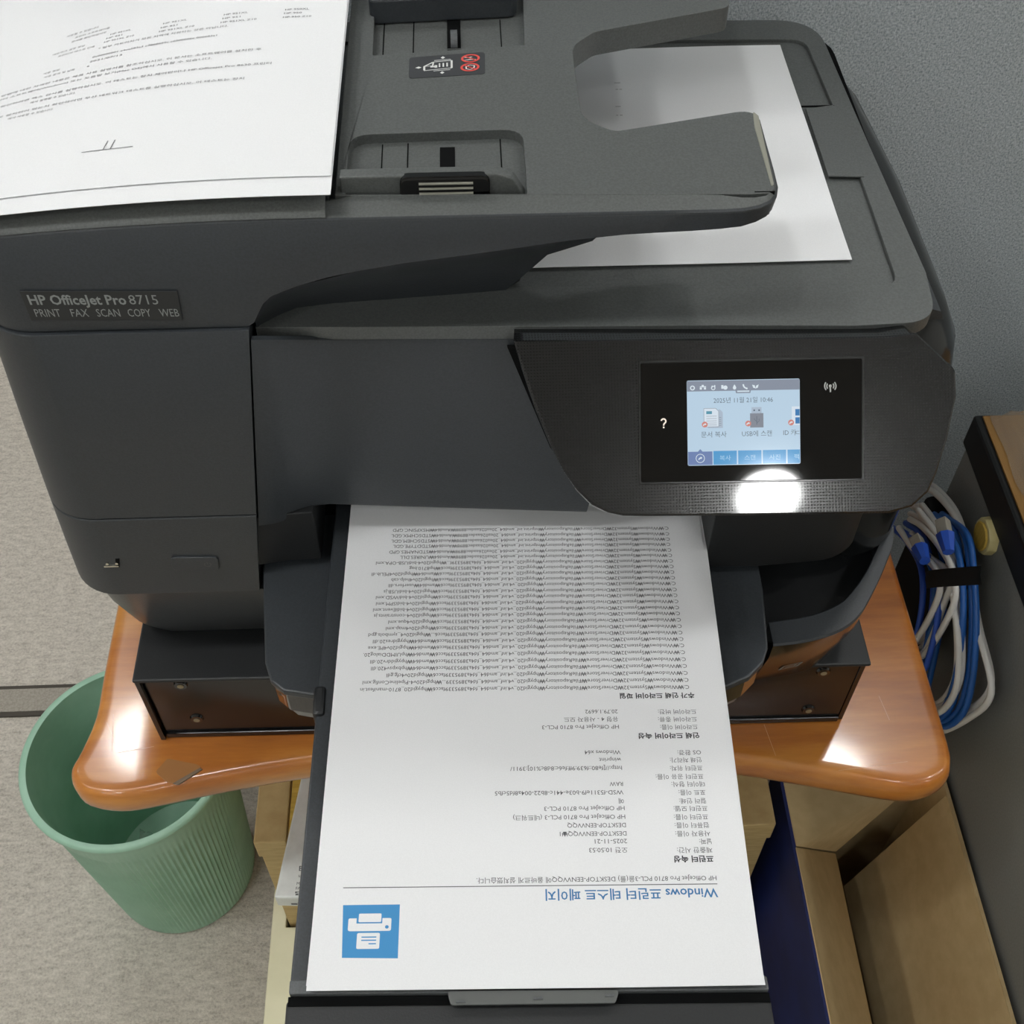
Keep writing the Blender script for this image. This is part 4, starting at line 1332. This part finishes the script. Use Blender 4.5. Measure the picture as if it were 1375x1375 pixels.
# ------------------------------------------------------------------ printed test page on the output tray
A = "C:₩Windows₩System32₩DriverStore₩FileRepository₩ntprint.inf_amd64_20ea026aadec8898₩Amd64₩"
B = "C:₩Windows₩System32₩DriverStore₩FileRepository₩hpygid20_v4.inf_amd64_fd4a3895339"
PAGE_LINES = [
    (19.4, 265.7, 164.4, 's', '{A}MSXPSINC.GPD'),
    (19.4, 261.5, 165.0, 's', '{A}STDSCHMX.GDL'),
    (19.4, 257.5, 164.9, 's', '{A}STDSCHEM.GDL'),
    (19.5, 253.6, 163.5, 's', '{A}STDDTYPE.GDL'),
    (19.3, 249.4, 165.8, 's', '{A}STDNAMES.GPD'),
    (19.2, 245.5, 159.3, 's', '{A}UNIRES.DLL'),
    (19.1, 241.4, 173.3, 's', '{B}f...₩hpgid20v4-bidiUSB-OPA.xml'),
    (19.1, 237.4, 153.7, 's', '{B}facc6₩hp8710.bag'),
    (19.1, 233.4, 175.3, 's', '{B}facc6₩amd64₩hpgid20v4PELib.dl'),
    (19.1, 229.3, 163.9, 's', '{B}facc6₩hpgid20v4help.cab'),
    (19.1, 225.3, 165.1, 's', '{B}facc6₩amd64₩userfors.dll'),
    (18.9, 221.0, 167.9, 's', '{B}facc6₩hpgid20v4-bidiUSB.js'),
    (18.9, 217.0, 172.1, 's', '{B}facc6₩hpgid20v4-bidiWSD.xml'),
    (18.8, 212.7, 171.9, 's', '{B}facc6₩hpgid20v4-bidiSPM.xml'),
    (18.8, 208.5, 173.3, 's', '{B}facc6₩hpgid20v4-bidiEvent.xml'),
    (18.7, 204.5, 172.7, 's', '{B}facc6₩hpgid20v4-constraints.js'),
    (18.6, 200.2, 164.5, 's', '{B}facc6₩hpgid20v4que.xml'),
    (18.6, 195.9, 165.6, 's', '{B}facc6₩hpgid20v4map.xml'),
    (18.6, 191.7, 175.1, 's', '{B}facc6...₩hpgid20v4_symbols.gpd'),
    (18.5, 187.4, 172.4, 's', '{B}facc6₩amd64₩hpygidres20.dll'),
    (18.5, 183.2, 174.9, 's', '{B}facc6₩amd64₩hpgid20v4PE.exe'),
    (18.5, 178.8, 177.2, 's', '{B}facc6₩amd64₩hpUIMDDialog20.'),
    (18.5, 174.3, 173.1, 's', '{B}facc6₩amd64₩hpygiddrv20.dll'),
    (18.4, 170.0, 172.5, 's', '{B}facc6₩amd64₩hpbxpsv420.dll'),
    (18.4, 165.6, 163.8, 's', '{B}facc6₩hpgid20v4cfg.gdl'),
    (18.4, 161.2, 176.5, 's', '{B}...₩hpgid20v4-PipelineConfig.xml'),
    (18.5, 156.8, 177.4, 's', '{B}facc6₩hpygid20_8710-manifest.in'),
    (16.2, 151.8, 40.2, 'h', '추가 인쇄 드라이버 파일'),
    (58.1, 142.3, 17.3, 'n', '20.79.1.6692'),
    (16.3, 141.9, 20.3, 'n', '드라이버 버전:'),
    (58.2, 137.8, 28.7, 'n', '유형 4 - 사용자 모드'),
    (16.5, 137.4, 20.5, 'n', '드라이버 종류:'),
    (58.1, 133.2, 40.5, 'n', 'HP OfficeJet Pro 8710 PCL-3'),
    (16.6, 132.8, 19.7, 'n', '드라이버 이름:'),
    (16.2, 127.8, 31.9, 'h', '인쇄 드라이버 속성'),
    (58.2, 118.4, 18.7, 'n', 'Windows x64'),
    (16.4, 117.9, 12.2, 'n', 'OS 환경:'),
    (58.2, 114.1, 11.4, 'n', 'winprint'),
    (16.6, 113.7, 16.3, 'n', '인쇄 처리기:'),
    (58.1, 109.5, 57.5, 'n', 'http://[fe80::f639:9ff:fe6c:8d8c%10]:3911/'),
    (16.7, 109.1, 16.6, 'n', '프린터 위치:'),
    (16.7, 104.4, 24.4, 'n', '프린터 공유 이름:'),
    (58.2, 100.6, 6.8, 'n', 'RAW'),
    (16.5, 100.2, 16.9, 'n', '데이터 형식:'),
    (58.3, 96.0, 65.3, 'n', 'WSD-f5311ef9-b03e-441c-8b22-004a8fd5cfb5'),
    (16.7, 95.6, 13.5, 'n', '포트 이름:'),
    (58.4, 91.4, 2.6, 'n', '예'),
    (16.8, 91.0, 13.6, 'n', '컬러 인쇄:'),
    (58.3, 87.4, 40.5, 'n', 'HP OfficeJet Pro 8710 PCL-3'),
    (16.6, 86.9, 17.0, 'n', '프린터 모델:'),
    (58.3, 82.8, 56.2, 'n', 'HP OfficeJet Pro 8710 PCL-3 (네트워크)'),
    (16.8, 82.4, 17.1, 'n', '프린터 이름:'),
    (58.3, 78.4, 29.2, 'n', 'DESKTOP-EENVVQQ'),
    (16.8, 78.0, 17.1, 'n', '컴퓨터 이름:'),
    (58.3, 74.0, 33.1, 'n', 'DESKTOP-EENVVQQ₩1'),
    (16.7, 73.6, 17.3, 'n', '사용자 이름:'),
    (58.3, 70.0, 16.0, 'n', '2025-11-21'),
    (16.6, 69.5, 6.0, 'n', '날짜:'),
    (58.4, 65.5, 18.9, 'n', '오전 10:50:53'),
    (16.7, 65.1, 17.3, 'n', '제출한 시간:'),
    (16.6, 60.6, 19.3, 'h', '프린터 속성'),
    (16.3, 50.8, 116.3, 'n', 'HP OfficeJet Pro 8710 PCL-3을(를) DESKTOP-EENVVQQ에 올바르게 설치했습니다.'),
    (16.5, 43.5, 82.9, 't', 'Windows 프린터 테스트 페이지'),
]

PO = Vector((0.1246, 0.1681, 0.9022))
PU = Vector((-0.9996, 0.0278, 0))
PV = Vector((0.0278, 0.9996, 0))


def page_z(u, v):
    """slight sag of the sheet between the tray and its end"""
    return 0.0006 * math.sin(v / 297 * math.pi) + (0.0012 if u < 60 and v < 6 else 0) * (1 - v / 6 if v < 6 else 0) * (1 - u / 60 if u < 60 else 0)


def page(dz):
    def g(u, v):
        p = PO + PU * (u * 0.001) + PV * (v * 0.001)
        return (p.x, p.y, p.z + page_z(u, v) + dz)
    return g


def sheet_mesh(f_top, f_bot, us, vs):
    mb = MB()
    mb.grid([[f_top(u, v) for u in us] for v in vs])
    mb.grid([[f_bot(u, v) for u in us] for v in reversed(vs)])
    ring = [(u, vs[0]) for u in us] + [(us[-1], v) for v in vs[1:]] + [(u, vs[-1]) for u in reversed(us[:-1])] + [(us[0], v) for v in reversed(vs[1:-1])]
    r1, r0 = [f_top(*p) for p in ring], [f_bot(*p) for p in ring]
    mb.loft([r0, r1], caps=(False, False))
    return mb


us = [210.1 * i / 14 for i in range(15)]
vs = [0, 2, 4, 6] + [297 * i / 20 for i in range(1, 21)]
tp_ = thing('printed_page', 'white printed test page with blue printer icon lying on the output tray', 'paper', tuple(PO))
sheet_mesh(page(0.00012), page(-0.00008), us, vs).build('sheet', M['paper'], tp_, smooth=20)
rt = page(0.0002)
put = lambda x, y: rt(x, y)
ink = MB()
body_t, title_t = MB(), MB()
for x, y, w_, k, t_ in PAGE_LINES:
    t_ = t_.format(A=A, B=B) if '{' in t_ else t_
    sz = {'s': 3.35, 'n': 3.3, 'h': 3.7, 't': 6.2}[k]
    y0 = y + sz * 0.36
    fn = lambda a, b: rt(a, -b)
    mb_ = {'s': ink, 'n': body_t, 'h': MB(), 't': title_t}[k]
    put_text(mb_, t_, fn, x, -y0, sz, w_, {'s': 0.0, 'n': 0.004, 'h': 0.03, 't': 0.015}[k])
    if k == 'h':
        mb_.build('heading_text', M['ink'], tp_, smooth=0)
ink.build('file_list_text', M['ink'], tp_, smooth=0)
body_t.build('body_text', M['ink_light'], tp_, smooth=0)
title_t.build('title_text', M['ink_blue'], tp_, smooth=0)
rl = MB()
for k in range(12):
    put_rect(rl, 16.2 + 180.6 * k / 12, 47.75, 16.2 + 180.6 * (k + 1) / 12, 48.15, rt)
rl.build('rule_line', M['ink_light'], tp_, smooth=0)
ic = MB()
put_poly(ic, [(169.1, 39.55), (196.2, 39.5), (194.9, 14.7), (168.9, 14.2)], rt)
ico = ic.build('printer_icon', M['ink_icon'], tp_, smooth=0)


def icon_xy(u, v):  # u 0..1 viewer left to right, v 0..1 viewer top to bottom
    x = 195.8 - u * 26.8
    y = 39.5 - v * 24.8
    p = rt(x, y)
    return (p[0], p[1], p[2] + 0.00008)


wi_ = MB()
put_poly(wi_, rounded([(0.28, 0.17), (0.68, 0.17), (0.68, 0.335), (0.28, 0.335)], 0.02, 2), icon_xy)
put_poly(wi_, rounded([(0.10, 0.26), (0.245, 0.26), (0.245, 0.36), (0.70, 0.36), (0.70, 0.26), (0.86, 0.26), (0.86, 0.505), (0.10, 0.505)], [0.03, 0, 0, 0, 0, 0.03, 0.04, 0.04], 3), icon_xy)
put_poly(wi_, rounded([(0.27, 0.54), (0.67, 0.54), (0.67, 0.84), (0.27, 0.84)], 0.03, 3), icon_xy)
wi_.build('icon_white_shapes', M['paper'], ico, smooth=0)
wi_ = MB()
ix2 = lambda u, v: (lambda p: (p[0], p[1], p[2] + 0.00006))(icon_xy(u, v))
put_disc(wi_, 0.785, 0.43, 0.033, ix2)
for u0, u1, v in ((0.35, 0.61, 0.62), (0.35, 0.61, 0.68), (0.48, 0.61, 0.745)):
    put_rect(wi_, u0, v - 0.011, u1, v + 0.011, ix2)
wi_.build('icon_blue_marks', M['ink_icon'], ico, smooth=0)

under = thing('blank_page', 'second white sheet showing as a thin edge under the printed test page', 'paper', (0.1246, 0.1681, 0.9012))
rot = Matrix.Rotation(math.radians(-0.55), 3, 'Z')


def upage(dz):
    g0 = page(dz)

    def g(u, v):
        p = Vector(g0(u + 0.4, v + 1.5)) - Vector((0.02, 0.17, 0))
        p = rot @ p + Vector((0.02, 0.17, 0))
        return tuple(p)
    return g


sheet_mesh(upage(-0.0006), upage(-0.0009), us, vs).build('sheet', M['paper'], under, smooth=20)

# ------------------------------------------------------------------ scanned sheet lying on the lid under the feeder arms
ls = thing('scanned_sheet', 'blank white sheet lying on the scanner lid under the feeder arms', 'paper', (0.1, 0.58, 1.062))


def lsheet(dz):
    def g(u, v):
        x = -0.010 + u * 0.207
        y = 0.4822 + v * 0.2076 + (u - 1) * 0.0008
        w_ = 0.0007 * math.sin(u * 7 + v * 2) * (0.5 + v * 0.5) + 0.0005 * math.sin(v * 9 + u * 3)
        return (x, y, 1.0637 + 0.001 * (1 - abs(2 * v - 1)) * 0 + w_ * 0.6 + dz)
    return g


uu = [i / 24 for i in range(25)]
sheet_mesh(lsheet(0.00015), lsheet(-0.00015), uu, uu).build('sheet', M['paper'], ls, smooth=30)
mk = MB()
for x0, x1, y in ((0.0888, 0.0925, 0.6490), (0.0890, 0.0905, 0.6420), (0.0912, 0.0928, 0.6420), (0.0872, 0.0903, 0.6240), (0.0868, 0.0880, 0.6150), (0.0890, 0.0905, 0.6150)):
    put_rect(mk, x0, y, x1, y + 0.0004, lambda x, y: (x, y, 1.0648))
mk.build('faint_marks', M['ink_light'], ls, smooth=0)

# ------------------------------------------------------------------ two sheets draped over the feeder cover


def fsheet(z0, y0, x_r):
    def g(u, v):  # u 0 right edge .. 1 left, v 0 near .. 1 far
        x = x_r - u * 0.30 + v * 0.0012
        y = y0 + v * 0.285
        return (x, y, z0 - droop(x, y))
    return g


uu2 = [i / 40 for i in range(41)]
s1 = thing('printed_sheet', 'white sheet of small grey Korean print, upper one curling over the document feeder', 'paper', (-0.06, 0.443, 1.15))
f1 = fsheet(1.1502, 0.4430, -0.0605)
sheet_mesh(f1, lambda u, v: tuple(Vector(f1(u, v)) - Vector((0, 0, 0.0002))), uu2, uu).build('sheet', M['paper'], s1, smooth=40)
s2 = thing('loose_sheet', 'lower white sheet on the document feeder showing as a strip below the printed one', 'paper', (-0.06, 0.431, 1.149))
f2 = fsheet(1.1494, 0.4305, -0.0600)
sheet_mesh(f2, lambda u, v: tuple(Vector(f2(u, v)) - Vector((0, 0, 0.0002))), uu2, uu).build('sheet', M['paper'], s2, smooth=40)

pt = MB()


def on_sheet(x, y):
    return (x, y, 1.15045 - droop(x, y))


for x0, x1, y, t_ in (
        (-0.1830, -0.1718, 0.5858, 'HP 951XL'), (-0.1845, -0.1760, 0.5822, 'HP 951'), (-0.1850, -0.1690, 0.5785, 'HP 951XL Z10'),
        (-0.1545, -0.1420, 0.5848, 'HP 951XL'), (-0.1552, -0.1465, 0.5808, 'HP 951'), (-0.1555, -0.1372, 0.5770, 'HP 951XL Z10'),
        (-0.1227, -0.1103, 0.5842, 'HP 951XL'), (-0.1230, -0.1138, 0.5805, 'HP 951'), (-0.1235, -0.1052, 0.5767, 'HP 951XL Z10'),
        (-0.0912, -0.0790, 0.5838, 'HP 950XL'), (-0.0915, -0.0825, 0.5803, 'HP 950'), (-0.0918, -0.0775, 0.5765, 'HP 950 Z10'),
        (-0.1870, -0.1192, 0.5725, '* 일부 카트리지가 모든 지역에 지원되는 것은 아닙니다.'),
        (-0.1885, -0.1240, 0.5645, '0x00000001 e4ea583a3 c7868659c c6000006e 000683a1'), (-0.1890, -0.1720, 0.5600, '2021/07/13'), (-0.1895, -0.1882, 0.5555, '6'),
        (-0.2400, -0.1000, 0.5475, '사용 방법에 대한 자세한 내용은 제품 사용 설명서를 참조하십시오. 이 문서는 소프트웨어를 설치한 후'),
        (-0.2400, -0.1240, 0.5430, 'Pro 8630 프린터 소프트웨어(Windows) 또는 도움말 보기(Mac OS)에서 사용할 수 있습니다.'),
        (-0.2400, -0.0940, 0.5342, '장치가 설치되어 있는지 확인하려면 팩스 검사를 실행하십시오. 이 테스트는 장치 제어판이나 HP Officejet Pro 8630 프린터'),
        (-0.2400, -0.1900, 0.5298, '에서 실행할 수 있습니다.'),
        (-0.2400, -0.1060, 0.5222, '연결이 제대로 설치되어 있는지 확인하려면 무선 네트워크 테스트를 실행하십시오. 이 테스트는 장치'),
        (-0.2400, -0.1985, 0.5178, '에서 사용할 수 있습니다.'),
        (-0.2400, -0.2050, 0.5600, '사용 정보'), (-0.2400, -0.1960, 0.5555, '사용 문의 및 날짜'), (-0.2400, -0.1900, 0.5765, '프린터의 테스트 인쇄'), (-0.2400, -0.1960, 0.5808, '네트워크 설정 정보'),
        (-0.2400, -0.1860, 0.5900, '문서를 확인하십시오'), (-0.2400, -0.1850, 0.5942, '프린터 소프트웨어를'), (-0.2400, -0.1920, 0.5985, '사용할 수 있습니다')):
    if x0 <= -0.24:  # runs in from outside the picture: keep the end of the line where it is
        x0 = x1 - text_2d(t_)[2] * (0.0023 if x1 < -0.18 else 0.0034)
    put_text(pt, t_, on_sheet, x0, y - 0.0008, 0.0023, x1 - x0, 0.0)
pt.build('printed_text', M['ink_light'], s1, smooth=0)
pl_ = MB()
for k in range(8):
    xa, xb = -0.1752 + 0.0237 * k / 8, -0.1752 + 0.0237 * (k + 1) / 8
    put_poly(pl_, [on_sheet(xa, 0.4726), on_sheet(xb, 0.4726), on_sheet(xb, 0.4730), on_sheet(xa, 0.4730)], lambda *p: p)
for x in (-0.1655, -0.1622):
    put_poly(pl_, [on_sheet(x, 0.4728), on_sheet(x + 0.0004, 0.4728), on_sheet(x + 0.0014, 0.4800), on_sheet(x + 0.0010, 0.4800)], lambda *p: p)
pl_.build('date_line', M['ink_light'], s1, smooth=0)
